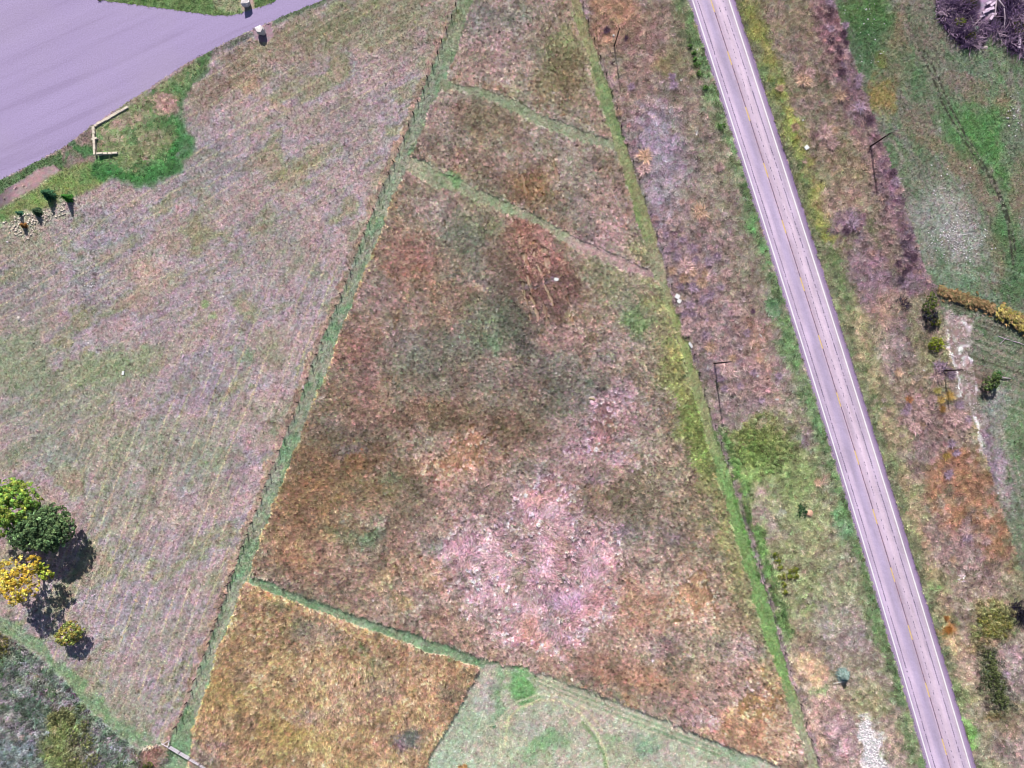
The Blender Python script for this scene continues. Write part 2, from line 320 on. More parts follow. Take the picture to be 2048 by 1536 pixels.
# --- tall central field
m = sstep(-1.0, 1.0, XN - sL) * sstep(1.2, -1.2, XN - sR)
m_tall = m.copy()
palette(m, [(134, 120, 94), (148, 122, 98), (156, 126, 106), (158, 136, 120), (138, 130, 106), (152, 118, 86), (140, 124, 100)], 42, 7, 4)
setk(m, 1, .6)
for (cx, cy, rx, ry, a, col, k) in [
        (1010, 60, 110, 60, 0, (138, 122, 116), .7), (960, 40, 30, 30, 0, (106, 112, 104), .6), (1040, 30, 50, 26, 0, (106, 116, 94), .5), (1100, 30, 40, 40, 0, (132, 106, 88), .5),
        (1125, 130, 46, 70, -15, (112, 108, 62), .9), (1140, 170, 40, 36, 0, (116, 92, 62), .6), (1128, 80, 26, 26, 0, (116, 116, 70), .7), (960, 120, 60, 60, 0, (160, 128, 122), .6),
        (1155, 30, 14, 50, -20, (172, 132, 100), .7), (940, 130, 40, 40, 0, (142, 116, 98), .4), (1000, 160, 26, 10, 0, (176, 152, 136), .6),
        (880, 230, 34, 40, 0, (158, 128, 122), .6), (985, 240, 70, 40, 10, (116, 102, 72), .85), (900, 280, 40, 30, 0, (122, 112, 96), .6), (940, 320, 70, 30, 10, (132, 100, 80), .7),
        (840, 300, 20, 22, 0, (142, 112, 96), .6), (1040, 275, 30, 30, 0, (128, 98, 84), .6), (1110, 280, 70, 30, 20, (150, 138, 128), .6), (1020, 330, 50, 20, 20, (146, 126, 112), .4),
        (1055, 372, 46, 38, 0, (128, 92, 54), .9), (980, 370, 50, 22, 20, (110, 98, 74), .6), (1150, 330, 70, 40, 30, (138, 128, 112), .6), (1200, 400, 60, 50, 0, (150, 122, 116), .6),
        (1140, 430, 60, 40, 0, (140, 128, 112), .6), (1165, 300, 22, 60, 0, (128, 112, 92), .4), (1220, 330, 26, 50, -20, (128, 108, 84), .5), (1160, 455, 30, 10, 25, (106, 92, 68), .7),
        (1230, 470, 60, 26, 10, (166, 128, 134), .6), (1100, 300, 14, 60, 0, (126, 102, 62), .4),
        (870, 420, 50, 40, 0, (152, 128, 120), .7), (840, 380, 36, 20, 0, (116, 104, 80), .6), (925, 480, 50, 55, 0, (98, 110, 86), .75), (960, 440, 40, 22, 0, (110, 112, 80), .6), (990, 455, 20, 16, 0, (100, 130, 76), .6),
        (960, 400, 30, 16, 20, (120, 150, 92), .4), (890, 355, 40, 10, 25, (112, 146, 90), .7), (922, 378, 14, 8, 25, (90, 158, 80), .9),
        (1070, 520, 62, 90, -15, (138, 92, 76), .92), (1110, 585, 50, 50, 0, (112, 76, 66), .85), (1050, 470, 34, 34, 0, (146, 96, 76), .8), (1022, 600, 34, 70, -10, (96, 84, 66), .75), (1000, 490, 30, 50, 0, (116, 98, 76), .6),
        (1090, 490, 26, 40, -15, (176, 128, 116), .5), (1050, 690, 26, 34, -20, (70, 72, 64), .8), (1035, 640, 26, 30, 0, (92, 78, 66), .7), (1080, 640, 40, 24, 0, (128, 92, 84), .7),
        (820, 520, 70, 36, 0, (150, 100, 80), .8), (780, 480, 36, 36, 0, (146, 112, 100), .6), (760, 590, 50, 36, 0, (156, 126, 124), .7), (850, 570, 50, 24, 0, (140, 104, 84), .7), (900, 600, 50, 30, 0, (140, 110, 86), .5),
        (700, 700, 40, 60, -60, (146, 102, 84), .8), (740, 650, 46, 30, 0, (142, 110, 96), .6), (680, 780, 34, 40, 0, (138, 108, 86), .6), (740, 740, 34, 50, 0, (152, 112, 104), .7),
        (850, 720, 80, 60, 0, (118, 122, 104), .6), (800, 680, 40, 30, 0, (128, 112, 108), .5), (990, 650, 60, 44, 0, (98, 114, 86), .7), (940, 690, 50, 34, 0, (110, 116, 100), .5), (985, 690, 20, 18, 0, (92, 136, 88), .6),
        (880, 770, 80, 22, 0, (126, 112, 92), .6), (1000, 760, 60, 40, 0, (122, 110, 98), .6), (1080, 780, 50, 40, 0, (126, 106, 92), .6),
        (1260, 560, 66, 50, 30, (140, 142, 100), .75), (1300, 660, 40, 60, 0, (146, 146, 108), .6), (1265, 642, 26, 24, 0, (104, 152, 78), .75), (1200, 560, 50, 30, 30, (132, 132, 92), .6), (1230, 610, 40, 24, 0, (140, 140, 110), .5),
        (1130, 680, 60, 24, 0, (178, 138, 130), .75), (1240, 690, 50, 26, 0, (172, 150, 144), .7), (1180, 720, 50, 22, 0, (150, 132, 122), .5), (1310, 740, 50, 40, 0, (152, 140, 116), .6),
        (1100, 740, 40, 30, 0, (112, 108, 100), .6), (1155, 790, 70, 44, -10, (102, 112, 92), .75), (1090, 830, 40, 18, 0, (110, 116, 96), .5), (1190, 770, 30, 18, 0, (100, 118, 90), .5),
        (1215, 810, 26, 60, 38, (186, 146, 158), .75), (1180, 880, 40, 24, -40, (184, 142, 160), .7), (1262, 842, 18, 12, 0, (196, 146, 160), .8), (1245, 920, 32, 16, 15, (188, 146, 162), .75), (1150, 900, 24, 20, 0, (176, 136, 156), .6),
        (1300, 850, 50, 40, 0, (150, 142, 116), .6), (1330, 920, 60, 50, 0, (158, 144, 116), .6), (1290, 960, 40, 30, 0, (144, 132, 106), .6),
        (770, 830, 60, 40, 0, (186, 142, 122), .7), (740, 800, 40, 34, 0, (146, 108, 88), .5), (830, 800, 40, 30, 0, (132, 104, 86), .5), (870, 830, 110, 26, 0, (122, 96, 66), .75), (940, 850, 50, 18, 0, (112, 92, 68), .6),
        (660, 930, 110, 60, 0, (134, 98, 60), .8), (700, 870, 80, 24, 0, (104, 96, 76), .7), (760, 900, 40, 24, 0, (120, 96, 66), .6), (690, 905, 40, 14, 0, (110, 102, 116), .6), (780, 960, 26, 20, 0, (92, 122, 86), .7), (720, 920, 40, 14, 0, (146, 100, 56), .6),
        (620, 1000, 60, 50, 0, (156, 116, 72), .7), (580, 1060, 60, 50, 0, (162, 122, 82), .7), (730, 990, 50, 34, 0, (138, 112, 70), .6), (820, 1000, 40, 50, 0, (118, 106, 70), .65), (815, 940, 30, 30, 0, (138, 104, 72), .5),
        (930, 910, 86, 44, -25, (202, 160, 132), .85), (900, 950, 50, 36, -25, (198, 154, 128), .7), (980, 880, 40, 24, 0, (190, 152, 138), .6), (1020, 865, 50, 34, 0, (108, 88, 60), .8), (1060, 850, 30, 22, 0, (128, 100, 72), .6),
        (1080, 900, 60, 40, 0, (130, 110, 84), .6), (1050, 940, 40, 26, 0, (108, 116, 100), .6), (960, 985, 50, 24, 0, (128, 122, 100), .5), (990, 1010, 50, 30, -20, (146, 118, 90), .5),
        (1220, 980, 90, 40, 10, (112, 100, 62), .85), (1180, 1010, 40, 26, 0, (122, 96, 56), .7), (1260, 1020, 50, 34, 0, (124, 118, 86), .6), (1330, 1040, 60, 50, 0, (140, 126, 112), .5), (1180, 955, 20, 14, 0, (110, 84, 110), .6),
        (850, 1060, 50, 40, 0, (150, 124, 106), .6), (875, 1096, 28, 24, 0, (94, 116, 100), .85), (860, 1110, 16, 16, 0, (110, 116, 122), .5), (700, 1075, 44, 18, 10, (108, 128, 80), .6), (660, 1080, 30, 12, 0, (196, 166, 110), .6), (740, 1080, 20, 16, 0, (92, 128, 84), .7),
        (590, 1110, 70, 40, 0, (168, 126, 92), .7), (700, 1160, 80, 30, 20, (166, 132, 108), .6), (620, 1165, 50, 14, 20, (196, 156, 130), .5), (800, 1130, 70, 40, 0, (160, 122, 92), .6), (760, 1100, 24, 30, 0, (112, 118, 96), .4),
        (815, 1205, 34, 16, 15, (196, 164, 96), .7), (760, 1170, 22, 22, 0, (190, 162, 116), .6), (880, 1150, 40, 30, 0, (186, 138, 98), .6), (850, 1220, 40, 20, 0, (150, 140, 138), .5), (900, 1250, 60, 30, 20, (158, 122, 86), .6), (950, 1290, 60, 24, 20, (148, 122, 96), .6),
        (960, 1230, 30, 20, 0, (120, 120, 100), .5), (1270, 1210, 50, 50, -45, (178, 124, 78), .8), (1240, 1200, 24, 30, -30, (186, 142, 92), .5), (1190, 1100, 26, 30, 0, (158, 128, 116), .4), (1200, 1120, 30, 26, 0, (216, 150, 136), .5),
        (1300, 1110, 60, 50, 0, (146, 134, 116), .6), (1260, 1070, 30, 20, 0, (110, 116, 100), .6), (1240, 1060, 22, 14, 0, (120, 98, 122), .6), (1345, 1075, 12, 14, 0, (158, 136, 168), .6), (1390, 1020, 40, 40, 0, (160, 150, 104), .6),
        (1420, 1130, 50, 50, 0, (156, 142, 112), .5), (1380, 1190, 60, 40, -60, (210, 168, 136), .75), (1330, 1160, 40, 26, 0, (160, 150, 128), .5), (1340, 1230, 30, 30, -45, (212, 172, 128), .7), (1430, 1220, 40, 50, 0, (206, 170, 140), .6), (1300, 1180, 26, 14, -40, (214, 160, 150), .6),
        (1400, 1290, 50, 34, 0, (134, 124, 106), .7), (1440, 1250, 24, 30, 0, (130, 140, 86), .5), (1320, 1290, 34, 18, 0, (128, 110, 126), .6), (1180, 1270, 70, 26, 0, (170, 134, 110), .6), (1130, 1290, 40, 26, 0, (182, 140, 110), .6), (1150, 1320, 50, 18, 0, (128, 126, 116), .5),
        (1230, 1340, 90, 26, 15, (164, 112, 84), .8), (1100, 1330, 30, 12, 0, (190, 148, 116), .5), (1320, 1370, 60, 30, 20, (166, 122, 88), .7), (1380, 1350, 40, 30, 0, (142, 126, 88), .5), (1330, 1400, 34, 20, 0, (140, 118, 122), .5), (1400, 1410, 50, 40, 0, (180, 140, 140), .6),
        (1450, 1440, 30, 22, 20, (220, 150, 118), .7), (1450, 1350, 60, 26, 0, (190, 150, 136), .6), (1480, 1300, 40, 30, 0, (178, 154, 160), .6), (1520, 1400, 60, 60, -25, (206, 170, 128), .7), (1540, 1350, 22, 30, 0, (208, 180, 128), .6), (1490, 1470, 60, 34, 20, (196, 142, 100), .7), (1560, 1480, 40, 40, 0, (214, 168, 142), .7), (1500, 1380, 34, 20, 0, (190, 160, 176), .5),
        (1440, 1480, 40, 16, 25, (196, 146, 118), .6), (1410, 1440, 26, 14, 0, (192, 160, 172), .5)]:
    mix(blob(cx, cy, rx, ry, a) * m * k * .82, col)
# bright weeds along the right mown strip
for y0, y1, wd, col, k in [(480, 720, 34, (146, 148, 84), .6), (690, 900, 54, (144, 150, 74), .75), (800, 970, 44, (136, 156, 70), .8), (950, 1220, 40, (148, 148, 86), .75), (1180, 1330, 30, (146, 148, 100), .6)]:
    mm = m * sstep(y0 - 30, y0 + 30, Y) * sstep(y1 + 30, y1 - 30, Y) * sstep(wd * 1.3, wd * .5, (sR - XB) + 26 * NB1)
    mix(mm * k, col)
# flattened pink straw
pk = np.zeros(X.shape, np.float32)
for b_ in [(975, 1112, 74, 66, 0), (930, 1100, 36, 40, 0), (1092, 1022, 50, 66, -15), (1085, 1110, 70, 52, 0), (1176, 1120, 52, 56, 0), (1060, 1195, 104, 48, -8), (1160, 1195, 60, 44, -30), (1085, 1262, 62, 40, 10), (985, 1205, 50, 34, 20)]:
    pk = np.maximum(pk, blob(*b_, rough=.9, soft=.5))
pk = pk * m_tall
m_pink = pk
mix(blob(1060, 1130, 220, 200) * m_tall * .45, (196, 158, 158)); mix(blob(1200, 870, 100, 120, 30) * m_tall * .4, (188, 152, 158)); mix(blob(1330, 1230, 150, 110, -30) * m_tall * .35, (204, 166, 146))
mix(pk * .9, (206, 172, 184))
palette(pk * .7, [(198, 162, 176), (212, 178, 190), (218, 186, 196), (206, 174, 170), (198, 168, 184)], 22, 9)
for (cx, cy, rx, ry, a, col, k) in [(1045, 1140, 14, 46, 12, (136, 132, 106), .8), (1010, 1085, 14, 20, 20, (150, 136, 126), .7), (1130, 1100, 28, 30, 0, (168, 132, 120), .7), (1145, 1155, 22, 14, 0, (128, 126, 104), .6), (1020, 1175, 26, 20, 0, (142, 134, 112), .6),
                                    (1060, 1200, 40, 8, -20, (150, 136, 120), .5), (985, 1235, 24, 24, 0, (158, 142, 140), .6), (1100, 1240, 14, 30, 15, (150, 150, 150), .5), (1060, 1270, 30, 40, 0, (216, 164, 144), .7), (1000, 1280, 20, 30, 0, (160, 136, 130), .6), (925, 1100, 26, 24, 0, (206, 162, 176), .4), (960, 1125, 10, 10, 0, (150, 130, 120), .6), (1190, 1200, 60, 22, -40, (206, 154, 146), .5), (1085, 985, 30, 24, 0, (212, 160, 150), .6), (1130, 1200, 30, 20, 0, (206, 166, 204), .6)]:
    mix(blob(cx, cy, rx, ry, a) * k * .8 * pk, col)
setk(pk, 2, .30, dith=.5)
for b_ in [(930, 910, 76, 40, -25), (1200, 860, 30, 60, 35), (1390, 1190, 46, 46, 0), (1520, 1400, 40, 50, 0)]:
    setk(blob(*b_) * .75, 2, .34, dith=.9)
# pale planting rows over the rust patch
for (x0, y0, x1, y1, k) in [(1030, 455, 1062, 580, .9), (1066, 505, 1104, 610, .95), (1081, 490, 1110, 590, .95), (1048, 500, 1060, 540, .6), (1042, 560, 1060, 640, .6), (1034, 480, 1050, 520, .6), (1062, 590, 1075, 640, .8), (1130, 590, 1146, 640, .7), (1050, 420, 1062, 452, .8), (1056, 345, 1075, 400, .7), (1090, 500, 1098, 530, .7), (1085, 612, 1095, 650, .6), (1050, 690, 1056, 730, .6), (1074, 630, 1080, 670, .6), (1105, 320, 1115, 360, .5), (1045, 350, 1052, 385, .6)]:
    lm_ = line([(x0, y0), ((x0 + x1) / 2 + 1, (y0 + y1) / 2), (x1, y1)], 4.6, 1.4, 1) * k * sstep(-.6, .0, noise(X, Y, 9, 5))
    mix(lm_, (226, 198, 172)); setk(line([(x0, y0), ((x0 + x1) / 2 + 1, (y0 + y1) / 2), (x1, y1)], 9.5, 1.2, 1) * sstep(-.7, -.1, noise(X, Y, 9, 5)), 9)
mix(line([(1040, 575), (1070, 572), (1095, 562), (1112, 558)], 7, 3) * .6, (120, 116, 122)); mix(line([(910, 555), (940, 560), (975, 570)], 6, 2.5, 2) * .6, (70, 66, 66))

# paths mown through the tall field
p1 = poly([(885, 155), (905, 165), (960, 175), (1040, 205), (1120, 245), (1200, 272), (1232, 285), (1245, 305), (1200, 295), (1120, 270), (1050, 240), (1000, 212), (930, 188), (878, 180)], 5)
mix(p1 * .95, (140, 148, 116)); setk(p1, 0, .08); palette(p1 * .5, [(126, 146, 106), (156, 150, 126)], 24, 4)
p2 = poly([(812, 345), (822, 315), (852, 322), (890, 347), (971, 384), (999, 397), (1049, 419), (1110, 452), (1165, 480), (1250, 520), (1325, 548), (1328, 566), (1240, 540), (1150, 500), (1057, 440), (999, 428), (952, 400), (859, 371)], 3)
mix(p2 * .95, (146, 150, 118)); palette(p2 * .5, [(124, 154, 108), (158, 148, 122), (154, 152, 124)], 26, 5); setk(p2, 0, .08)
mix(p2 * sstep(1120, 1190, X) * .8, (176, 140, 136)); mix(line([(1150, 475), (1230, 505), (1310, 555)], 34, 12, 2) * .45, (186, 146, 150))
mix(line([(882, 350), (922, 377)], 14, 5, 2) * .6, (98, 150, 86))
p3 = poly([(486, 1160), (500, 1149), (560, 1172), (620, 1195), (741, 1239), (831, 1267), (921, 1300), (1000, 1326), (975, 1340), (900, 1316), (831, 1295), (750, 1261), (636, 1222), (536, 1183), (508, 1172)], 1.3)
mix(p3, (122, 148, 112)); palette(p3 * .7, [(102, 142, 98), (134, 152, 120), (112, 150, 108)], 30, 6, 3, 22, 2)
mix(p3 * sstep(.35, .8, noise(X, Y, 2.6, 4, 21, 25)) * .5, (166, 160, 132)); setk(p3, 0, .1)
# pale green mown yard at the bottom
yd = poly([(960, 1334), (975, 1326), (1009, 1330), (1053, 1335), (1104, 1352), (1211, 1392), (1287, 1423), (1344, 1444), (1401, 1471), (1448, 1488), (1530, 1518), (1600, 1550), (1700, 1650), (760, 1650), (849, 1536), (880, 1475), (925, 1400)], 1.6)
m_yard = yd
mix(yd, (168, 166, 144)); palette(yd * .8, [(152, 166, 136), (168, 166, 142), (178, 162, 150), (160, 170, 144), (174, 168, 140)], 46, 8, 4)
for (cx, cy, rx, ry, a, col, k) in [(1040, 1378, 32, 26, 0, (96, 158, 86), .85), (1042, 1340, 26, 10, 10, (92, 156, 82), .8), (992, 1390, 10, 60, 4, (122, 160, 116), .7), (965, 1395, 18, 28, 20, (170, 156, 156), .7), (1090, 1490, 50, 18, -25, (112, 158, 104), .7), (1060, 1460, 30, 20, 0, (160, 154, 150), .5), (1230, 1480, 18, 14, 0, (112, 164, 106), .7),
                                    (1240, 1500, 60, 30, 0, (160, 166, 134), .6), (1150, 1380, 70, 16, 18, (158, 160, 128), .6), (1340, 1470, 60, 12, 22, (122, 150, 116), .7), (1300, 1500, 60, 20, 20, (172, 156, 148), .6), (1450, 1510, 60, 20, 20, (130, 156, 122), .7), (990, 1455, 6, 5, 0, (70, 130, 90), .9), (920, 1450, 40, 60, 30, (146, 172, 140), .5), (900, 1520, 60, 26, 0, (150, 178, 150), .6), (1170, 1440, 20, 24, 0, (172, 150, 140), .5), (1000, 1500, 40, 30, 0, (166, 172, 140), .5), (1290, 1490, 24, 18, 0, (104, 150, 112), .6)]:
    mix(blob(cx, cy, rx, ry, a) * k * yd, col)
mix(yd * line([(1010, 1490), (1015, 1440), (1040, 1415), (1080, 1400), (1120, 1400), (1160, 1425), (1190, 1460), (1210, 1500), (1215, 1540)], 5, 1.6, 0) * .85, (196, 190, 146))
mix(yd * line([(1000, 1500), (1003, 1435), (1030, 1405), (1080, 1388), (1130, 1390), (1175, 1420), (1205, 1460)], 4.6, 1.6, 0) * .8, (190, 182, 148))
mix(yd * line([(1165, 1445), (1190, 1475), (1208, 1510), (1212, 1540)], 7, 2, 0) * .7, (112, 140, 90))
for k_ in range(5):
    mix(yd * line([(1040 + 10 * k_, 1336 + 9 * k_), (1130 + 8 * k_, 1375 + 8 * k_), (1300, 1438 + 6 * k_), (1440, 1497 + 5 * k_)], 3.4, 1.2, 0) * .7, ((190, 180, 152), (122, 146, 108))[k_ % 2])
setk(yd, 0, .08)
# lower-left parcel of tall straw
pa = poly([(491, 1168), (512, 1172), (536, 1184), (636, 1223), (750, 1262), (831, 1296), (960, 1335), (925, 1400), (880, 1475), (849, 1536), (760, 1650), (640, 1650), (470, 1534), (410, 1495), (386, 1462), (413, 1388), (440, 1291), (467, 1231)], 1.5)
m_pa = pa
mix(pa, (182, 148, 108)); palette(pa * .9, [(190, 158, 114), (176, 142, 98), (192, 158, 132), (170, 138, 94), (194, 162, 116), (168, 142, 114), (184, 148, 106)], 34, 10, 4, -60, 1.8)
for (cx, cy, rx, ry, a, col, k) in [(600, 1490, 80, 26, -15, (180, 158, 92), .7), (560, 1460, 50, 26, 0, (178, 150, 78), .6), (470, 1400, 34, 30, 0, (166, 140, 84), .6), (425, 1380, 26, 40, 0, (164, 134, 78), .6), (815, 1475, 36, 20, -10, (112, 104, 106), .9), (825, 1466, 18, 10, 0, (90, 112, 98), .6), (800, 1490, 18, 8, 0, (132, 104, 128), .6),
                                    (560, 1212, 20, 12, 0, (118, 122, 90), .7), (605, 1250, 16, 22, 0, (126, 128, 104), .7), (640, 1270, 40, 26, 0, (156, 142, 134), .5), (722, 1290, 7, 34, 0, (112, 132, 84), .7), (755, 1325, 10, 14, 0, (112, 128, 90), .6), (890, 1385, 18, 16, 0, (106, 110, 96), .8), (900, 1350, 60, 24, 20, (166, 130, 100), .5), (850, 1410, 60, 40, 0, (172, 130, 96), .5),
                                    (700, 1400, 70, 40, 0, (170, 138, 118), .4), (610, 1395, 40, 24, 0, (188, 150, 104), .5), (620, 1430, 26, 20, 0, (160, 146, 146), .5), (500, 1500, 50, 24, 0, (190, 150, 114), .5), (480, 1525, 30, 10, 20, (206, 160, 134), .6), (440, 1485, 20, 12, 0, (150, 122, 126), .7), (680, 1520, 60, 16, 0, (196, 164, 104), .5), (740, 1500, 40, 20, 0, (190, 146, 110), .5), (560, 1200, 50, 10, 20, (206, 160, 108), .5), (700, 1262, 50, 10, 20, (206, 160, 110), .5), (770, 1380, 30, 20, 0, (160, 140, 130), .5)]:
    mix(blob(cx, cy, rx, ry, a) * k * pa, col)
setk(pa, 1, .75)
mix((pa + m_tall) * sstep(3.6, 0.4, XN - sL) * sstep(350, 420, Y) * .85, (206, 176, 112))

# --- mown strip beside the right fence
m = sstep(-1.6, 1.6, XN - sR) * sstep(1.5, -1.5, XN - fr + 1)
mix(m, (140, 152, 96)); palette(m * .6, [(116, 144, 92), (146, 150, 106), (152, 140, 104), (124, 154, 84)], 40, 11, 3, 70, 3)
mix(m * sstep(150, 20, Y) * .5, (162, 140, 108)); mix(m * sstep(500, 640, Y) * sstep(800, 700, Y) * .4, (148, 160, 84)); mix(m * sstep(820, 1000, Y) * .7, (108, 158, 80))
mix(m * sstep(1330, 1500, Y) * .8, (170, 156, 140)); mix(m * sstep(.35, .8, noise(X, Y, 2.8, 4, 72, 30)) * .45, (178, 172, 116)); mix(m * sstep(450, 520, Y) * sstep(640, 560, Y) * .4, (166, 146, 138))
setk(m, 0, .1)
m_stripR = m

# --- verge between the right fence and the road
m = sstep(-1.5, 1.5, XN - fr + 1) * sstep(1.0, -1.0, X - rl)
mv = m
palette(m, [(140, 120, 112), (144, 128, 128), (130, 122, 98), (150, 130, 128), (134, 126, 104), (146, 122, 108)], 36, 12, 4)
setk(m, 5, .30)
for (cx, cy, rx, ry, a, col, k) in [(1225, 50, 60, 60, 0, (166, 128, 104), .8), (1240, 10, 40, 40, 0, (174, 132, 104), .7), (1300, 80, 50, 80, 0, (152, 120, 112), .6), (1270, 180, 40, 70, 0, (158, 128, 120), .6), (1310, 270, 50, 70, 0, (154, 138, 160), .8), (1350, 330, 60, 60, 0, (148, 134, 150), .7), (1330, 400, 40, 40, 0, (160, 146, 164), .7),
                                    (1370, 90, 34, 80, 0, (126, 124, 88), .6), (1330, 130, 20, 16, 0, (140, 130, 80), .6), (1400, 200, 40, 60, 0, (138, 120, 108), .5), (1430, 310, 50, 40, 0, (138, 130, 106), .6), (1400, 380, 60, 40, 0, (142, 132, 118), .5), (1320, 480, 30, 60, 0, (150, 134, 152), .6), (1400, 520, 60, 60, 0, (146, 124, 134), .6), (1420, 620, 60, 60, 0, (150, 128, 138), .6),
                                    (1480, 560, 40, 70, 0, (134, 124, 106), .6), (1500, 660, 40, 60, 0, (152, 122, 116), .6), (1450, 720, 50, 50, 0, (148, 126, 138), .6), (1520, 760, 30, 60, 0, (156, 126, 126), .6), (1480, 830, 60, 40, 0, (152, 130, 132), .6),
                                    (1530, 900, 66, 60, 0, (138, 150, 80), .8), (1500, 930, 40, 40, 0, (124, 154, 78), .7), (1600, 880, 26, 20, 0, (146, 130, 142), .7), (1530, 1000, 40, 34, -70, (174, 142, 152), .7), (1555, 1050, 26, 40, 0, (168, 140, 146), .6), (1600, 960, 40, 40, 0, (128, 150, 92), .6), (1630, 1060, 50, 50, 0, (144, 146, 104), .6), (1600, 1120, 60, 40, 0, (150, 144, 110), .6), (1660, 1140, 40, 40, 0, (152, 134, 128), .5),
                                    (1700, 1180, 40, 40, 0, (140, 146, 104), .5), (1640, 1200, 60, 50, 0, (148, 142, 126), .6), (1680, 1260, 50, 50, 0, (158, 140, 150), .6), (1600, 1280, 40, 40, 0, (150, 140, 112), .6), (1620, 1340, 26, 36, -20, (206, 172, 132), .7), (1650, 1420, 40, 50, 0, (176, 146, 134), .6), (1720, 1330, 40, 40, 0, (146, 140, 120), .5), (1730, 1400, 40, 40, 0, (140, 146, 92), .5), (1680, 1480, 40, 60, 0, (180, 146, 156), .6), (1620, 1490, 26, 60, 0, (196, 156, 136), .7), (1790, 1480, 26, 40, 0, (158, 138, 120), .5), (1640, 1380, 14, 12, 0, (100, 136, 80), .7)]:
    mix(blob(cx, cy, rx, ry, a) * k * m, col)
for (cx, cy, rx, ry, a, col, k) in [(1560, 960, 80, 90, 0, (124, 152, 84), .6), (1610, 1090, 60, 110, -15, (134, 148, 96), .55), (1660, 1200, 60, 90, -15, (138, 146, 104), .45), (1510, 880, 40, 40, 0, (130, 154, 72), .6), (1590, 1190, 40, 70, -15, (126, 148, 84), .55)]:
    mix(blob(cx, cy, rx, ry, a, .9) * k * m * sstep(-.6, .3, NB2 + .2), col)
mix(m * line([(1508, 640), (1530, 740), (1550, 800)], 16, 6, 2) * .5, (178, 134, 112))
mix(m * line([(1440, 300), (1470, 420), (1500, 500)], 3, 1.5, 1) * .4, (176, 146, 130))
ge = m * sstep(46, 8, (rl - XB) + 20 * NB1)
mix(ge * .8 * sstep(-.5, .3, NB1 + .3), (98, 134, 80)); setk(ge * sstep(-.3, .2, NB1), 3, .25)
mix(m * line([(1500, 440), (1515, 490)], 22, 8, 2) * .8, (98, 150, 86)); mix(m * blob(1552, 610, 16, 24) * .7, (102, 146, 102)); mix(m * blob(1686, 1055, 18, 34, -15) * .8, (102, 152, 100)); mix(m * blob(1575, 690, 18, 40, -15) * .6, (98, 144, 86)); mix(m * blob(1630, 840, 14, 40, -15) * .6, (98, 144, 86))
gb = sstep(-2, 6, XB - fr) * sstep(34, 16, XB - fr) * sstep(830, 880, Y) * sstep(1310, 1250, Y)
mix(gb * .85 * sstep(-.9, .0, NB1), (104, 152, 74)); setk(gb, 3, .4)
yw = blob(1530, 890, 60, 50); setk(yw * m, 3, .45)
m_white = poly([(1733, 1418), (1748, 1443), (1758, 1470), (1770, 1508), (1776, 1545), (1770, 1580), (1745, 1570), (1728, 1500), (1714, 1464), (1719, 1444)], 5, 2)
mix(m_white, (250, 244, 248)); setk(m_white, 9, thr=.6)

# --- verge right of the road
m = sstep(-1.0, 1.0, X - rr) * sstep(1.5, -1.5, XN - fR)
mr = m
palette(m, [(128, 118, 92), (138, 122, 104), (128, 110, 104), (140, 130, 106), (120, 118, 88), (136, 114, 108)], 34, 13, 4, 72, 1.6)
setk(m, 5, .32)
mix(m * sstep(60, 30, XB - rr + 16 * NB1) * .7, (136, 138, 94)); mix(m * sstep(22, 8, XB - rr + 10 * NB1) * .8, (112, 120, 88))
mix(m * line([(1530, 130), (1580, 260), (1640, 450), (1700, 640), (1760, 830), (1830, 1060), (1890, 1260)], 12, 5, 2) * .6, (92, 130, 74))
mix(m * line([(1500, 20), (1540, 120), (1580, 240), (1620, 360), (1660, 480)], 30, 10, 2) * .75 * sstep(-.6, .2, NB1), (146, 150, 66))
mix(m * line([(1690, 600), (1760, 820), (1830, 1030), (1880, 1200), (1925, 1350)], 26, 10, 2) * .65 * sstep(-.5, .3, NB1), (188, 156, 128))
mix(m * sstep(70, 20, fR - XB + 20 * NB1) * sstep(620, 540, Y) * .8, (124, 98, 112))
for (cx, cy, rx, ry, a, col, k) in [(1600, 40, 50, 40, 0, (138, 126, 96), .5), (1650, 60, 26, 70, -15, (132, 98, 104), .8), (1690, 170, 20, 50, -15, (118, 94, 106), .8), (1640, 200, 40, 40, 0, (120, 116, 90), .5), (1700, 330, 50, 60, 0, (140, 128, 92), .5), (1680, 400, 50, 40, 0, (172, 138, 126), .6), (1700, 455, 26, 26, 0, (120, 96, 122), .8), (1785, 360, 16, 40, -20, (122, 92, 118), .8), (1730, 540, 40, 60, -15, (132, 104, 126), .7), (1820, 510, 22, 60, 0, (104, 86, 104), .85), (1800, 570, 40, 20, 0, (128, 104, 122), .7), (1770, 620, 30, 40, 0, (170, 132, 116), .6),
                                    (1790, 700, 30, 60, 0, (140, 120, 130), .6), (1840, 760, 40, 40, 0, (134, 130, 100), .5), (1760, 700, 16, 40, 0, (188, 168, 152), .5), (1870, 700, 30, 30, 0, (140, 140, 92), .4), (1860, 840, 50, 50, 0, (132, 110, 112), .6), (1850, 900, 40, 30, 0, (140, 122, 126), .6), (1900, 920, 30, 30, 0, (138, 104, 92), .6), (1800, 870, 20, 40, 0, (140, 142, 92), .5)]:
    mix(blob(cx, cy, rx, ry, a) * k * m, col)
rust = poly([(1850, 940), (1900, 890), (1958, 890), (1985, 960), (2003, 1030), (2030, 1110), (2010, 1140), (1960, 1110), (1900, 1060), (1850, 1010)], 14, 2)
mix(rust * m * .75 * sstep(-.7, .1, NB1), (158, 110, 80))
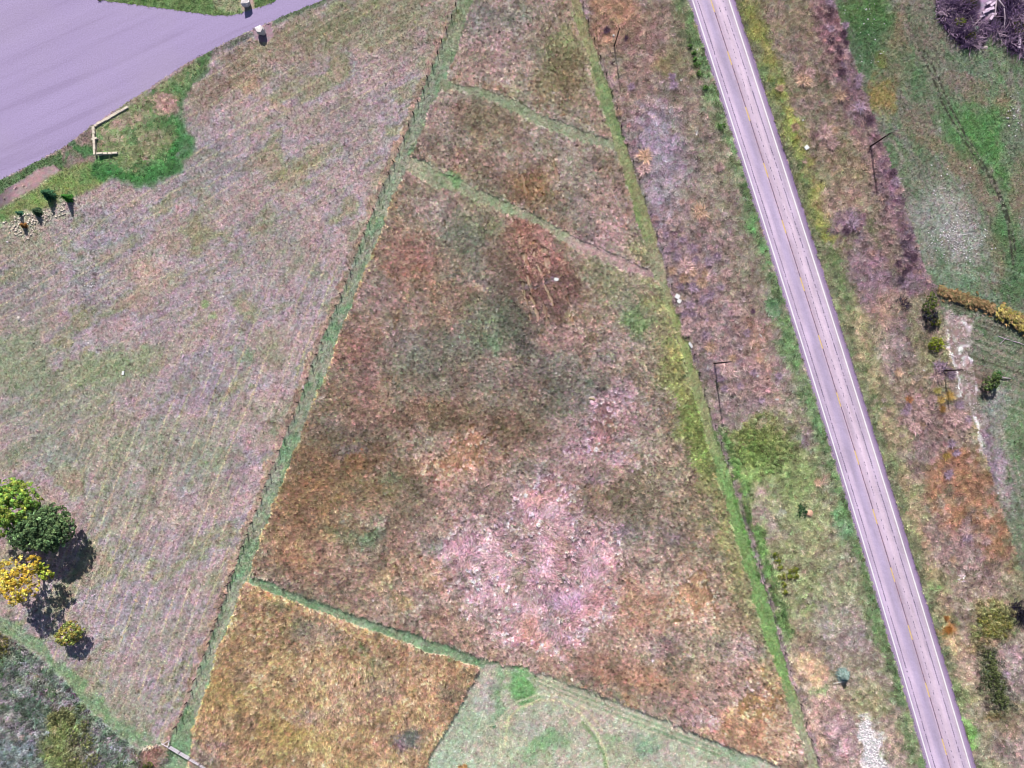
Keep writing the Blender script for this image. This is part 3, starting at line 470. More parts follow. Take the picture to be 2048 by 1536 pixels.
for (cx, cy, rx, ry, a, col, k) in [(1910, 1100, 60, 40, 0, (152, 128, 130), .6), (1960, 1180, 50, 30, 0, (150, 130, 122), .5), (1985, 1240, 34, 40, 0, (148, 148, 84), .85), (1960, 1290, 40, 16, 0, (160, 122, 84), .6), (1895, 1255, 10, 22, 0, (172, 118, 66), .8), (1980, 1350, 26, 60, -15, (98, 112, 76), .85), (2000, 1420, 30, 40, 0, (110, 116, 84), .7), (1930, 1330, 26, 40, 0, (178, 150, 140), .6), (2020, 1340, 40, 60, 0, (154, 134, 142), .6), (1900, 1400, 30, 40, 0, (122, 138, 88), .6), (1950, 1430, 40, 30, 0, (164, 144, 138), .5), (2020, 1450, 40, 40, 0, (134, 118, 92), .5), (1960, 1500, 40, 30, 0, (140, 132, 124), .5), (1940, 1480, 10, 50, -15, (100, 152, 70), .8), (2030, 1500, 40, 40, 0, (144, 128, 130), .5), (1990, 1440, 20, 10, 0, (150, 120, 66), .5)]:
    mix(blob(cx, cy, rx, ry, a) * k * m, col)
lw = blob(1985, 1240, 34, 38) + blob(1985, 1360, 30, 70, -15); setk(lw * m, 3, .7)
mix(m * line([(1865, 915), (1890, 1030), (1925, 1160), (1960, 1270), (2000, 1400)], 3, 1.2, 1) * .5, (182, 156, 150))
mix(m * line([(1919, 1140), (1925, 1175), (1935, 1215)], 6, 2, 1) * .8 * sstep(-.3, .2, NB2), (226, 204, 214))

# --- field on the far right
m = sstep(-1.2, 1.2, XN - fR)
mf = m
mix(m, (120, 134, 104)); palette(m, [(96, 130, 88), (122, 136, 104), (140, 132, 122), (112, 138, 98), (146, 136, 128), (104, 128, 92)], 50, 14, 4, 68, 2.2)
setk(m, 0, .14)
for (cx, cy, rx, ry, a, col, k) in [(1730, 30, 60, 40, 0, (84, 128, 62), .8), (1740, 90, 50, 50, 0, (78, 116, 72), .8), (1765, 190, 20, 40, 0, (164, 138, 76), .85), (1765, 130, 14, 14, 0, (140, 140, 66), .7), (1795, 110, 26, 60, 0, (134, 128, 96), .6), (1800, 50, 16, 40, 0, (150, 124, 96), .6), (1850, 70, 26, 80, -20, (140, 124, 112), .7), (1830, 200, 26, 60, 0, (134, 126, 112), .5), (1840, 150, 26, 40, 0, (96, 136, 84), .7), (1880, 160, 34, 50, -25, (134, 128, 116), .6), (1930, 150, 40, 30, 0, (118, 132, 112), .5), (1920, 160, 30, 20, 0, (150, 122, 112), .6),
                                    (1840, 250, 30, 30, 0, (146, 122, 106), .6), (1880, 290, 50, 22, 30, (146, 124, 96), .65), (1925, 320, 26, 26, 0, (152, 120, 104), .7), (1955, 185, 20, 20, 0, (152, 124, 106), .6), (2000, 210, 16, 30, -15, (156, 118, 94), .7), (1960, 260, 60, 60, 60, (88, 144, 74), .85), (2000, 330, 30, 60, -20, (92, 146, 74), .8), (1900, 230, 20, 60, -20, (96, 138, 84), .6), (2020, 280, 30, 60, 0, (126, 128, 114), .6), (2040, 380, 26, 60, 0, (146, 120, 100), .6), (1960, 380, 20, 50, -25, (150, 122, 104), .6),
                                    (1840, 350, 40, 40, 0, (122, 132, 108), .5), (1880, 430, 60, 60, 0, (166, 160, 156), .8), (1925, 478, 50, 44, 0, (176, 170, 168), .8), (1860, 500, 40, 30, 0, (132, 140, 124), .6), (1990, 520, 14, 60, -8, (142, 122, 98), .7), (2030, 540, 30, 60, 0, (84, 122, 76), .8), (1900, 560, 40, 20, 20, (120, 146, 118), .7), (1960, 600, 50, 20, 25, (108, 138, 104), .6), (2010, 460, 26, 40, 0, (92, 130, 76), .6)]:
    mix(blob(cx, cy, rx, ry, a) * k * m, col)
fs = m * sstep(.35, .8, noise(X, Y, 5, 6, 68, 22)) * sstep(580, 520, Y)
mix(fs * .3, (160, 150, 128)); mix(m * sstep(.3, .8, noise(X, Y, 5, 7, 68, 22)) * .3, (84, 120, 74))
fs2 = m * sstep(.2, .7, noise(X, Y, 4.5, 8, 20, 16)) * sstep(490, 540, Y) * sstep(640, 600, Y)
mix(fs2 * .5, (150, 168, 146))
TR1 = [(1834, 94), (1850, 122), (1862, 147), (1873, 175), (1884, 206), (1900, 234), (1916, 262), (1937, 294), (1956, 325), (1975, 350), (1991, 378), (2003, 409), (2015, 447), (2020, 480), (2026, 530)]
TR2 = [(1840, 89), (1859, 122), (1875, 150), (1887, 184), (1901, 216), (1915, 241), (1931, 272), (1950, 300), (1968, 330), (1988, 362), (2000, 388), (2012, 420), (2024, 460), (2030, 500)]
for t_ in (TR1, TR2):
    mix(m * line(t_, 5.5, 1.5, 0) * .6, (132, 124, 112))
    lm_ = m * line(t_, 4.4, 1.2, 0) * sstep(-.35, .1, noise(X, Y, 4.5, 9))
    mix(lm_ * .95, (58, 60, 52)); setk(m * line(t_, 7.0, 1.0, 0) * sstep(-.45, .0, noise(X, Y, 4.5, 9)), 9)
mix(m * line([(1806, 20), (1810, 50), (1822, 80), (1834, 94)], 7, 3, 1) * .4, (152, 136, 118))
# below the golden hedge: rough yard with a white track
lo = m * sstep(-4, 4, YN - np.interp(XN, [1860, 1910, 1965, 2048, 2140], [570, 598, 622, 655, 690]))
palette(lo, [(118, 128, 98), (134, 128, 112), (112, 130, 96), (146, 134, 122), (104, 128, 90), (124, 122, 104)], 26, 15, 4, 20, 1.5)
tr = lo * poly([(1886, 640), (1905, 610), (1935, 640), (1945, 690), (1952, 760), (1962, 850), (1990, 960), (2010, 1060), (1996, 1040), (1975, 940), (1950, 860), (1915, 780), (1893, 700)], 7, 2)
mix(tr * .85, (184, 158, 160)); setk(tr, 0, .05); setk(tr, 9, dith=1.2, thr=.75)
for pts, wd in [([(1892, 662), (1897, 690), (1905, 718), (1912, 745), (1916, 775), (1920, 800)], 5), ([(1915, 700), (1922, 692), (1935, 690)], 7), ([(1919, 705), (1926, 700), (1918, 712)], 8), ([(1926, 718), (1936, 712), (1944, 722), (1945, 735)], 5), ([(1926, 720), (1928, 730), (1934, 738)], 4), ([(1905, 672), (1912, 680)], 5), ([(1926, 642), (1934, 652), (1937, 665)], 7), ([(1940, 810), (1948, 830), (1954, 860), (1962, 900)], 6), ([(1946, 745), (1952, 780)], 4)]:
    mix(line(pts, wd, 2, 1) * .97 * sstep(-.9, -.2, NB2), (244, 234, 240))
for (cx, cy, rx, ry, a, col, k) in [(1970, 770, 14, 24, 0, (142, 100, 96), .7), (1955, 760, 18, 20, 0, (148, 112, 104), .6), (2000, 800, 40, 26, 0, (160, 156, 158), .6), (1990, 830, 26, 34, 0, (150, 150, 150), .6), (2020, 680, 30, 40, 0, (108, 128, 96), .6), (2000, 900, 20, 60, 0, (156, 150, 138), .6), (1996, 930, 12, 40, 0, (158, 124, 162), .6), (2010, 970, 10, 60, -10, (190, 160, 172), .7), (2030, 1000, 14, 80, 0, (118, 136, 108), .6), (1975, 900, 10, 60, -12, (150, 122, 144), .7), (2030, 850, 26, 60, 0, (102, 136, 86), .6)]:
    mix(blob(cx, cy, rx, ry, a) * k * lo, col)
lr = lo * sstep(.3, .75, noise(X, Y, 5, 5, 20, 20)) * sstep(880, 800, Y); mix(lr * .5, (176, 164, 150))
lr = lo * sstep(.4, .75, noise(X, Y, 5, 6, 20, 20)) * sstep(880, 800, Y); mix(lr * .6, (84, 84, 66))
lr = lo * sstep(.3, .75, noise(X, Y, 5, 10, 72, 20)) * sstep(800, 880, Y); mix(lr * .5, (180, 162, 156))
br = poly([(1872, -30), (1872, 20), (1880, 50), (1912, 82), (1935, 98), (1968, 92), (1985, 60), (1997, 70), (2015, 95), (2035, 112), (2070, 112), (2130, 60), (2130, -30)], 5, 1)
mix(br, (78, 64, 84)); setk(br, 9)
wc = poly([(1962, -30), (1960, 20), (1952, 38), (1975, 40), (1990, 36), (1992, -30)], 4, 1); mix(wc * .9, (206, 180, 206))
mix(blob(1965, 28, 10, 8) * .6 * br, (150, 126, 150))

# --- rough weeds in the lower-left corner
bw = poly([(-200, 1180), (0, 1262), (30, 1280), (60, 1300), (100, 1330), (140, 1372), (165, 1400), (190, 1430), (240, 1470), (275, 1500), (300, 1492), (335, 1484), (345, 1500), (325, 1545), (250, 1650), (-200, 1650)], 4, 1)
m_brush = bw
gsr = line([(-60, 1215), (20, 1262), (90, 1300), (140, 1352), (190, 1410), (240, 1460), (300, 1490)], 26, 9, 2); mix(gsr * .7, (106, 150, 98))
mix(bw, (106, 124, 104)); palette(bw, [(96, 120, 92), (124, 126, 116), (98, 120, 90), (140, 128, 138), (90, 114, 94), (112, 124, 108)], 34, 3, 4)
for (cx, cy, rx, ry, a, col, k) in [(6, 1288, 18, 26, 0, (104, 104, 60), .9), (20, 1280, 20, 16, 0, (150, 118, 124), .6), (125, 1430, 22, 24, 0, (112, 112, 66), .8), (130, 1500, 40, 50, 0, (122, 128, 72), .85), (170, 1415, 14, 14, 0, (108, 120, 70), .7), (160, 1500, 26, 20, 0, (112, 106, 92), .5), (30, 1500, 60, 40, 0, (120, 128, 142), .6), (20, 1440, 26, 20, 0, (146, 128, 142), .6), (130, 1400, 22, 12, 0, (166, 146, 162), .6), (70, 1350, 12, 8, 0, (160, 138, 118), .6), (300, 1510, 26, 20, 0, (186, 140, 128), .8), (320, 1495, 16, 10, 0, (206, 158, 140), .7), (280, 1530, 26, 14, 0, (140, 112, 128), .7), (40, 1470, 20, 8, 0, (166, 134, 130), .5)]:
    mix(blob(cx, cy, rx, ry, a) * k * bw, col)
setk(bw, 4, .8)
setk(poly([(280, 1500), (335, 1484), (350, 1500), (325, 1545), (270, 1545)], 3) * bw, 2, .5)

# dry windrow against the left fence
wr = sstep(-13.0, -8.5, XN + 3.5 * n8x + 7 * noise(X, Y, 20, 8, octv=2) - fl) * sstep(1.5, -0.5, XN - fl) * sstep(30, 60, Y)
mix(wr, (172, 150, 138)); palette(wr * .7, [(180, 158, 140), (168, 146, 140), (186, 164, 140), (154, 136, 134)], 18, 2)
setk(wr, 2, .26)
# dry line under the right fence
wr2 = sstep(-3, -1, XN - fr) * sstep(7, 4, XN - fr) * sstep(.0, .4, noise(X, Y, 40, 6) + .25)
mix(wr2 * .7, (150, 122, 134)); setk(wr2, 5, .34)

# fine mottling: every plant its own tone
fine = noise(X, Y, 4.2, 12) * .5 + noise(X, Y, 2.6, 13) * .5
lean_ = (noise(X, Y, 3.6, 3, -62, 4) * sstep(1250, 900, X) + noise(X, Y, 3.6, 4, 62, 4) * sstep(1100, 1350, X)) * sstep(700, 1050, Y)
meso = lean_ * .16 + noise(X, Y, 13, 2, octv=2) * .15 + noise(X, Y, 32, 8, octv=2) * .09
tone = 1 + meso * np.where(KIND == 0, .5, np.where(KIND == 9, 0, 1)) + fine * np.where(KIND == 0, .15, np.where(KIND == 9, .10, .20))
C *= tone[..., None]
hue = noise(X, Y, 5, 14)
C[..., 0] *= 1 + .05 * hue
C[..., 1] *= 1 - .05 * hue
C[..., 2] *= 1 + .05 * noise(X, Y, 6, 15)
C = np.clip(C, 8, 250)

tall_ = KIND == 1
H[tall_] *= np.interp(Y, [0, 420, 700, 1150, 1500], [.42, .48, .75, .95, 1.0])[tall_]
# sink the ground a little below the pavements
lotd = poly_sd(LOT, X, Y)
sheet = sstep(0.5, 3.5, lotd)
roadm = sstep(0.5, 3.5, X - rl) * sstep(0.5, 3.5, rr - X)
pave = np.maximum(sheet, roadm)
on_pave = (lotd > 1.5) | ((X > rl + 2.0) & (X < rr - 2.0))
KIND[on_pave] = 9
Z = (H * .38) * (1 + .8 * noise(X, Y, 5.0, 1) + .3 * noise(X, Y, 2.6, 2)) * (KIND != 9)
Z = np.where(KIND == 9, 0.02 + .02 * fine, Z)
Z = Z * (1 - pave) - .05 * pave
edge = np.minimum(np.minimum(WX + 111, 111 - WX), np.minimum(WY + 84, 84 - WY))
Z = Z * sstep(0, 3, edge)
Z = Z.astype(np.float32)
GAIN = {0: (1.85, 1.87, 1.90), 1: (3.15, 3.3, 3.5), 2: (2.0, 2.02, 2.02), 3: (2.1, 2.1, 2.1), 4: (2.6, 2.65, 2.7), 5: (2.55, 2.6, 2.6)}   # plants shade themselves: a stand looks darker than its leaves
_lum = C.mean(-1, keepdims=True)
_sat = np.choose(np.clip(KIND, 0, 9), [.78, .80, 1.0, .78, .85, .84, 1.0, 1.0, 1.0, 1.0]).astype(np.float32)[..., None]
C = _lum + (C - _lum) * _sat + np.where((KIND == 1)[..., None], np.array([6, 4, 5], np.float32), 0)
C = np.where((KIND == 5)[..., None], C + np.array([10, 7, 9], np.float32), C)
C = np.where((KIND == 1)[..., None], C * .88 + np.array([156, 142, 128], np.float32) * .12 + np.array([1, 1, 2], np.float32), C)
C = np.clip(C, 8, 250)
ALB = alb(C, .82).astype(np.float32)
for k_, g_ in GAIN.items():
    s_ = KIND == k_
    ALB[s_] = np.clip(ALB[s_] * np.array(g_, np.float32), .004, .8)


# ------------------------------------------------------------------ materials
def new_mat(name):
    m = bpy.data.materials.new(name)
    m.use_nodes = True
    t = m.node_tree
    b = t.nodes['Principled BSDF']
    b.inputs['Roughness'].default_value = .9
    b.inputs['Specular IOR Level'].default_value = .15
    return m, t, b


def N(t, kind, **kw):
    n = t.nodes.new(kind)
    for k, v in kw.items():
        setattr(n, k, v)
    return n


def attr_mat(name, attr='col', kind='GEOMETRY', rough=.9, grain=0.25, gscale=9.0, transl=0.0, objcol=False, spec=.1, bump=0.0):
    """base colour from a plant/stone colour attribute times fine procedural grain"""
    m, t, b = new_mat(name)
    a = N(t, 'ShaderNodeAttribute', attribute_type=kind, attribute_name=attr)
    tc = N(t, 'ShaderNodeTexCoord')
    ns = N(t, 'ShaderNodeTexNoise')
    ns.inputs['Scale'].default_value = gscale
    ns.inputs['Detail'].default_value = 4
    t.links.new(tc.outputs['Object'], ns.inputs['Vector'])
    mr_ = N(t, 'ShaderNodeMapRange')
    mr_.inputs[1].default_value = .25; mr_.inputs[2].default_value = .75
    mr_.inputs[3].default_value = 1 - grain; mr_.inputs[4].default_value = 1 + grain
    t.links.new(ns.outputs[0], mr_.inputs[0])
    mx = N(t, 'ShaderNodeVectorMath', operation='SCALE')
    t.links.new(a.outputs['Color'], mx.inputs[0])
    t.links.new(mr_.outputs[0], mx.inputs['Scale'])
    out = mx.outputs[0]
    if objcol:
        oi = N(t, 'ShaderNodeObjectInfo')
        m2 = N(t, 'ShaderNodeVectorMath', operation='MULTIPLY')
        t.links.new(out, m2.inputs[0]); t.links.new(oi.outputs['Color'], m2.inputs[1])
        out = m2.outputs[0]
    t.links.new(out, b.inputs['Base Color'])
    b.inputs['Roughness'].default_value = rough
    b.inputs['Specular IOR Level'].default_value = spec
    if bump:
        bp = N(t, 'ShaderNodeBump')
        bp.inputs['Strength'].default_value = bump
        bp.inputs['Distance'].default_value = .1
        t.links.new(ns.outputs[0], bp.inputs['Height'])
        t.links.new(bp.outputs[0], b.inputs['Normal'])
    if transl:
        tr_ = N(t, 'ShaderNodeBsdfTranslucent')
        t.links.new(out, tr_.inputs[0])
        ms = N(t, 'ShaderNodeMixShader')
        ms.inputs[0].default_value = transl
        t.links.new(b.outputs[0], ms.inputs[1]); t.links.new(tr_.outputs[0], ms.inputs[2])
        t.links.new(ms.outputs[0], t.nodes['Material Output'].inputs[0])
    return m


def plain(name, col, grain=.18, gscale=3.0, rough=.85, bump=.0, spec=.2):
    """plain(ish) material: one colour with procedural unevenness"""
    m, t, b = new_mat(name)
    tc = N(t, 'ShaderNodeTexCoord')
    ns = N(t, 'ShaderNodeTexNoise')
    ns.inputs['Scale'].default_value = gscale; ns.inputs['Detail'].default_value = 5
    t.links.new(tc.outputs['Object'], ns.inputs['Vector'])
    cr = N(t, 'ShaderNodeValToRGB')
    c = alb(col)
    cr.color_ramp.elements[0].position = .3; cr.color_ramp.elements[1].position = .7
    cr.color_ramp.elements[0].color = (*np.clip(c * (1 - grain), 0, 1), 1)
    cr.color_ramp.elements[1].color = (*np.clip(c * (1 + grain), 0, .9), 1)
    t.links.new(ns.outputs[0], cr.inputs[0])
    t.links.new(cr.outputs[0], b.inputs['Base Color'])
    b.inputs['Roughness'].default_value = rough
    b.inputs['Specular IOR Level'].default_value = spec
    if bump:
        bp = N(t, 'ShaderNodeBump'); bp.inputs['Strength'].default_value = bump; bp.inputs['Distance'].default_value = .05
        t.links.new(ns.outputs[0], bp.inputs['Height']); t.links.new(bp.outputs[0], b.inputs['Normal'])
    return m


def np_mesh(name, verts, faces, cols=None, smooth=False):
    """mesh from numpy arrays; faces (n, 3 or 4); cols per vertex"""
    me = bpy.data.meshes.new(name)
    verts = np.asarray(verts, np.float32); faces = np.asarray(faces, np.int32)
    k = faces.shape[1]
    me.vertices.add(len(verts)); me.vertices.foreach_set('co', verts.ravel())
    me.loops.add(faces.size); me.loops.foreach_set('vertex_index', faces.ravel())
    me.polygons.add(len(faces))
    me.polygons.foreach_set('loop_start', np.arange(0, faces.size, k, dtype=np.int32))
    me.polygons.foreach_set('loop_total', np.full(len(faces), k, np.int32))
    if smooth:
        me.polygons.foreach_set('use_smooth', np.ones(len(faces), bool))
    me.update(calc_edges=True)
    if cols is not None:
        a = me.attributes.new('col', 'FLOAT_COLOR', 'POINT')
        cc = np.ones((len(verts), 4), np.float32); cc[:, :3] = cols
        a.data.foreach_set('color', cc.ravel())
    return me


def add(name, me, mat=None, parent=None, loc=None, **props):
    o = bpy.data.objects.new(name, me)
    COL.objects.link(o)
    if mat is not None and me is not None and not me.materials:
        me.materials.append(mat)
    if parent is not None:
        o.parent = parent
    if loc is not None:
        o.location = loc
    for k, v in props.items():
        o[k] = v
    return o


def thing(name, label, cat, loc=(0, 0, 0), rz=0.0, group=None):
    o = bpy.data.objects.new(name, None)
    COL.objects.link(o)
    o.location = loc; o.rotation_euler = (0, 0, rz)
    o['label'] = label; o['category'] = cat
    if group:
        o['group'] = group
    return o


def tag(o, label, cat, group=None):
    o['label'] = label; o['category'] = cat
    if group:
        o['group'] = group
    return o


class MB:
    """collects simple solids into one mesh"""
    def __init__(s):
        s.bm = bmesh.new()

    def tube(s, p0, p1, r0, r1=None, n=8, cap=True):
        r1 = r0 if r1 is None else r1
        p0, p1 = Vector(p0), Vector(p1)
        d = (p1 - p0).normalized()
        u = d.orthogonal().normalized(); v = d.cross(u)
        a = [s.bm.verts.new(p0 + (u * math.cos(2 * math.pi * i / n) + v * math.sin(2 * math.pi * i / n)) * r0) for i in range(n)]
        b = [s.bm.verts.new(p1 + (u * math.cos(2 * math.pi * i / n) + v * math.sin(2 * math.pi * i / n)) * r1) for i in range(n)]
        for i in range(n):
            s.bm.faces.new((a[i], a[(i + 1) % n], b[(i + 1) % n], b[i]))
        if cap:
            s.bm.faces.new(a[::-1]); s.bm.faces.new(b)
        return s

    def box(s, c, size, rz=0.0, tilt=(0, 0), jit=0.0):
        M = Matrix.Translation(c) @ Matrix.Rotation(rz, 4, 'Z') @ Matrix.Rotation(tilt[0], 4, 'X') @ Matrix.Rotation(tilt[1], 4, 'Y')
        r = bmesh.ops.create_cube(s.bm, size=1, matrix=M @ Matrix.Diagonal((*size, 1)))
        if jit:
            for v in r['verts']:
                v.co += Vector((random.uniform(-jit, jit), random.uniform(-jit, jit), random.uniform(-jit, jit)))
        return s

    def mesh(s, name, bevel=0.0, smooth=False):
        if bevel:
            bmesh.ops.bevel(s.bm, geom=s.bm.edges[:], offset=bevel, segments=1, affect='EDGES')
        bmesh.ops.recalc_face_normals(s.bm, faces=s.bm.faces[:])
        me = bpy.data.meshes.new(name)
        s.bm.to_mesh(me); s.bm.free()
        if smooth:
            me.polygons.foreach_set('use_smooth', [True] * len(me.polygons))
        return me


# ------------------------------------------------------------------ build the ground sheet
co = np.stack([WX, WY, Z], -1).reshape(-1, 3)
idx = np.arange(nx * ny).reshape(ny, nx)
F = np.stack([idx[:-1, :-1], idx[:-1, 1:], idx[1:, 1:], idx[1:, :-1]], -1).reshape(-1, 4)
cg = ALB.reshape(-1, 3)
far = 2500.0
rim = np.array([[-far, -far, 0], [far, -far, 0], [far, far, 0], [-far, far, 0]], np.float32)
b0 = nx * ny
cn = [idx[0, 0], idx[0, -1], idx[-1, -1], idx[-1, 0]]
RF = np.array([[b0, b0 + 1, cn[1], cn[0]], [b0 + 1, b0 + 2, cn[2], cn[1]], [b0 + 2, b0 + 3, cn[3], cn[2]], [b0 + 3, b0, cn[0], cn[3]]])
co = np.concatenate([co, rim]); F = np.concatenate([F, RF])
cg = np.concatenate([cg, np.tile(alb((134, 130, 112)), (4, 1)).astype(np.float32)])
ground_mat = attr_mat('meadow_soil', grain=.28, gscale=7.0, bump=.35)
me = np_mesh('ground', co, F, cg, smooth=True)
ground = add('ground', me, ground_mat, kind='structure')

# ------------------------------------------------------------------ car park sheet
bm = bmesh.new()
vs = [bm.verts.new(P(x, y, 0.02)) for x, y in LOT]
f = bm.faces.new(vs)
bmesh.ops.triangulate(bm, faces=[f])
bmesh.ops.recalc_face_normals(bm, faces=bm.faces[:])
me = bpy.data.meshes.new('car_park'); bm.to_mesh(me); bm.free()
if me.polygons[0].normal.z < 0:
    me.flip_normals()
m_, t_, b_ = new_mat('lilac_asphalt')
tc = N(t_, 'ShaderNodeTexCoord')
mp0 = N(t_, 'ShaderNodeMapping'); mp0.inputs['Rotation'].default_value = (0, 0, R(-24))
mp = N(t_, 'ShaderNodeMapping'); mp.inputs['Scale'].default_value = (.022, .42, 1)
t_.links.new(tc.outputs['Object'], mp0.inputs[0]); t_.links.new(mp0.outputs[0], mp.inputs[0])
n1 = N(t_, 'ShaderNodeTexNoise'); n1.inputs['Scale'].default_value = 1.0; n1.inputs['Detail'].default_value = 5; n1.inputs['Distortion'].default_value = .4
t_.links.new(mp.outputs[0], n1.inputs['Vector'])
n2 = N(t_, 'ShaderNodeTexNoise'); n2.inputs['Scale'].default_value = .06; n2.inputs['Detail'].default_value = 3
t_.links.new(tc.outputs['Object'], n2.inputs['Vector'])
n3 = N(t_, 'ShaderNodeTexNoise'); n3.inputs['Scale'].default_value = 4; n3.inputs['Detail'].default_value = 6
t_.links.new(tc.outputs['Object'], n3.inputs['Vector'])
cr = N(t_, 'ShaderNodeValToRGB')
cr.color_ramp.elements[0].position = .36; cr.color_ramp.elements[0].color = (*alb((170, 153, 192)), 1)
cr.color_ramp.elements[1].position = .62; cr.color_ramp.elements[1].color = (*alb((182, 165, 206)), 1)
e = cr.color_ramp.elements.new(.44); e.color = (*alb((177, 160, 200)), 1)
t_.links.new(n1.outputs[0], cr.inputs[0])
mxa = N(t_, 'ShaderNodeMix', data_type='RGBA', blend_type='MIX')
mr1 = N(t_, 'ShaderNodeMapRange'); mr1.inputs[1].default_value = .45; mr1.inputs[2].default_value = .7; mr1.inputs[4].default_value = .6
t_.links.new(n2.outputs[0], mr1.inputs[0]); t_.links.new(mr1.outputs[0], mxa.inputs['Factor'])
t_.links.new(cr.outputs[0], mxa.inputs[6]); mxa.inputs[7].default_value = (*alb((182, 167, 196)), 1)
mr2 = N(t_, 'ShaderNodeMapRange'); mr2.inputs[1].default_value = .3; mr2.inputs[2].default_value = .7; mr2.inputs[3].default_value = .86; mr2.inputs[4].default_value = 1.14
t_.links.new(n3.outputs[0], mr2.inputs[0])
sc = N(t_, 'ShaderNodeVectorMath', operation='SCALE')
t_.links.new(mxa.outputs[2], sc.inputs[0]); t_.links.new(mr2.outputs[0], sc.inputs['Scale'])
t_.links.new(sc.outputs[0], b_.inputs['Base Color'])
add('car_park', me, m_, kind='structure')

# ------------------------------------------------------------------ highway ribbon
ys = np.arange(-300, 1900, 3.0)
us = np.array([0, .4, 1.2, 2.0, 4, 8, 10, 12, 14, 20, 26, 32, 38, 44, 47, 48.5, 50, 53, 58, 62, 66, 72, 78, 84, 86, 88, 92, 94, 96, 98.2, 99.4, 100.0]) / 100
L, Rr = roadL(ys) - 10.5, roadR(ys) + 13.5
rag = lambda s: .9 * vnoise(ys / 5.0, ys * 0 + s, 3) + .5 * vnoise(ys / 2.2, ys * 0 + s, 5)
RX = L[:, None] + (Rr - L)[:, None] * us[None]
RX[:, 0] += rag(1.3); RX[:, -1] += rag(7.7)
RY = np.repeat(ys[:, None], len(us), 1)
UU = np.repeat(us[None], len(ys), 0)
rc = np.empty(RX.shape + (3,), np.float32)
stops = [(0, (132, 112, 150)), (.07, (150, 130, 170)), (.10, (168, 150, 186)), (.13, (176, 158, 194)), (.20, (190, 171, 206)), (.27, (194, 175, 208)), (.33, (164, 150, 188)), (.40, (164, 150, 188)), (.46, (178, 160, 192)),
         (.5, (180, 158, 184)), (.56, (186, 168, 198)), (.62, (202, 182, 210)), (.68, (202, 182, 208)), (.75, (176, 160, 194)), (.82, (190, 172, 204)), (.86, (176, 162, 180)), (.89, (160, 142, 178)), (.93, (138, 116, 160)), (1, (126, 104, 148))]
for ch in range(3):
    rc[..., ch] = np.interp(UU, [s[0] for s in stops], [s[1][ch] for s in stops])
rc *= (1 + .08 * noise(RX, RY, 3.5, 3, 73, 12) + .04 * noise(RX, RY, 30, 4, 73, 3) + .03 * noise(RX, RY, 4, 5))[..., None]
RZ = 0.03 + .05 * (1 - np.abs(UU - .5) * 2)
co = np.stack([(RX - 1024) * .1, (768 - RY) * .1, RZ], -1).reshape(-1, 3)
n_, k_ = RX.shape
ii = np.arange(n_ * k_).reshape(n_, k_)
F = np.stack([ii[:-1, :-1], ii[1:, :-1], ii[1:, 1:], ii[:-1, 1:]], -1).reshape(-1, 4)
road = add('highway', np_mesh('highway', co, F, alb((rc * .86 + 22) * np.array([1.015, 1.0, .97]), 1.40).reshape(-1, 3), True), attr_mat('road_asphalt', grain=.10, gscale=5, rough=.85), kind='structure')


def road_z(x, y):
    u = (x - (roadL(y) - 10.5)) / ((roadR(y) + 13.5) - (roadL(y) - 10.5))
    return 0.03 + .05 * (1 - abs(u - .5) * 2)


def ribbon(xf, y0, y1, wd, step=4.0, lift=.006, wob=0.0):
    yy = np.arange(y0, y1 + .01, step)
    v, fc = [], []
    for y in yy:
        for s in (-.5, .5):
            x = xf(y) + s * wd + wob * random.uniform(-1, 1)
            v.append(P(x, y, road_z(x, y) + lift))
    for i in range(len(yy) - 1):
        fc.append((2 * i, 2 * i + 2, 2 * i + 3, 2 * i + 1))
    return v, fc


white_paint = plain('white_line_paint', (255, 252, 255), .08, 6, .7)
yellow_paint = plain('yellow_line_paint', (240, 208, 140), .16, 5, .7)
for xf in (roadL, roadR):
    v, fc = ribbon(xf, -300, 1880, 2.3, 4, .006, .12)
    add('edge_line', np_mesh('edge_line', v, fc), white_paint, road)
mid = lambda y: (roadL(y) + roadR(y)) / 2
v, fc = ribbon(mid, -300, 1880, 1.6, 4, .004, .15)
add('centre_sealing', np_mesh('centre_sealing', v, fc), plain('brown_sealer', (158, 124, 140), .3, 4), road)
for y0, y1 in [(-4, 24), (103, 130), (214, 242), (326, 355), (440, 467), (555, 582), (670, 697), (785, 813), (901, 929), (1018, 1048), (1135, 1163), (1250, 1279), (1365, 1394), (1477, 1509), (-118, -90), (-230, -202), (1594, 1624), (1710, 1740)]:
    v, fc = ribbon(lambda y: mid(y) - .3, y0, y1, 2.3, (y1 - y0) / 6, .010, .1)
    add('lane_dash', np_mesh('lane_dash', v, fc), yellow_paint, road)


def grooves(name, xf, wd, pitch, y0=-60, y1=1600, skip=.12, lift=.008, jx=.3):
    v, fc = [], []
    y = y0
    while y < y1:
        if random.random() > skip:
            x = xf(y) + random.uniform(-jx, jx)
            hl = pitch * random.uniform(.22, .42)
            ww = wd * random.uniform(.7, 1.15)
            k = len(v)
            for dy, dx in ((-hl, -ww / 2), (-hl, ww / 2), (hl, ww / 2), (hl, -ww / 2)):
                xx = x + dx + .31 * dy
                v.append(P(xx, y + dy, road_z(xx, y + dy) + lift))
            fc.append((k, k + 3, k + 2, k + 1))
        y += pitch
    add(name, np_mesh(name, v, fc), groove_mat, road, kind='stuff')


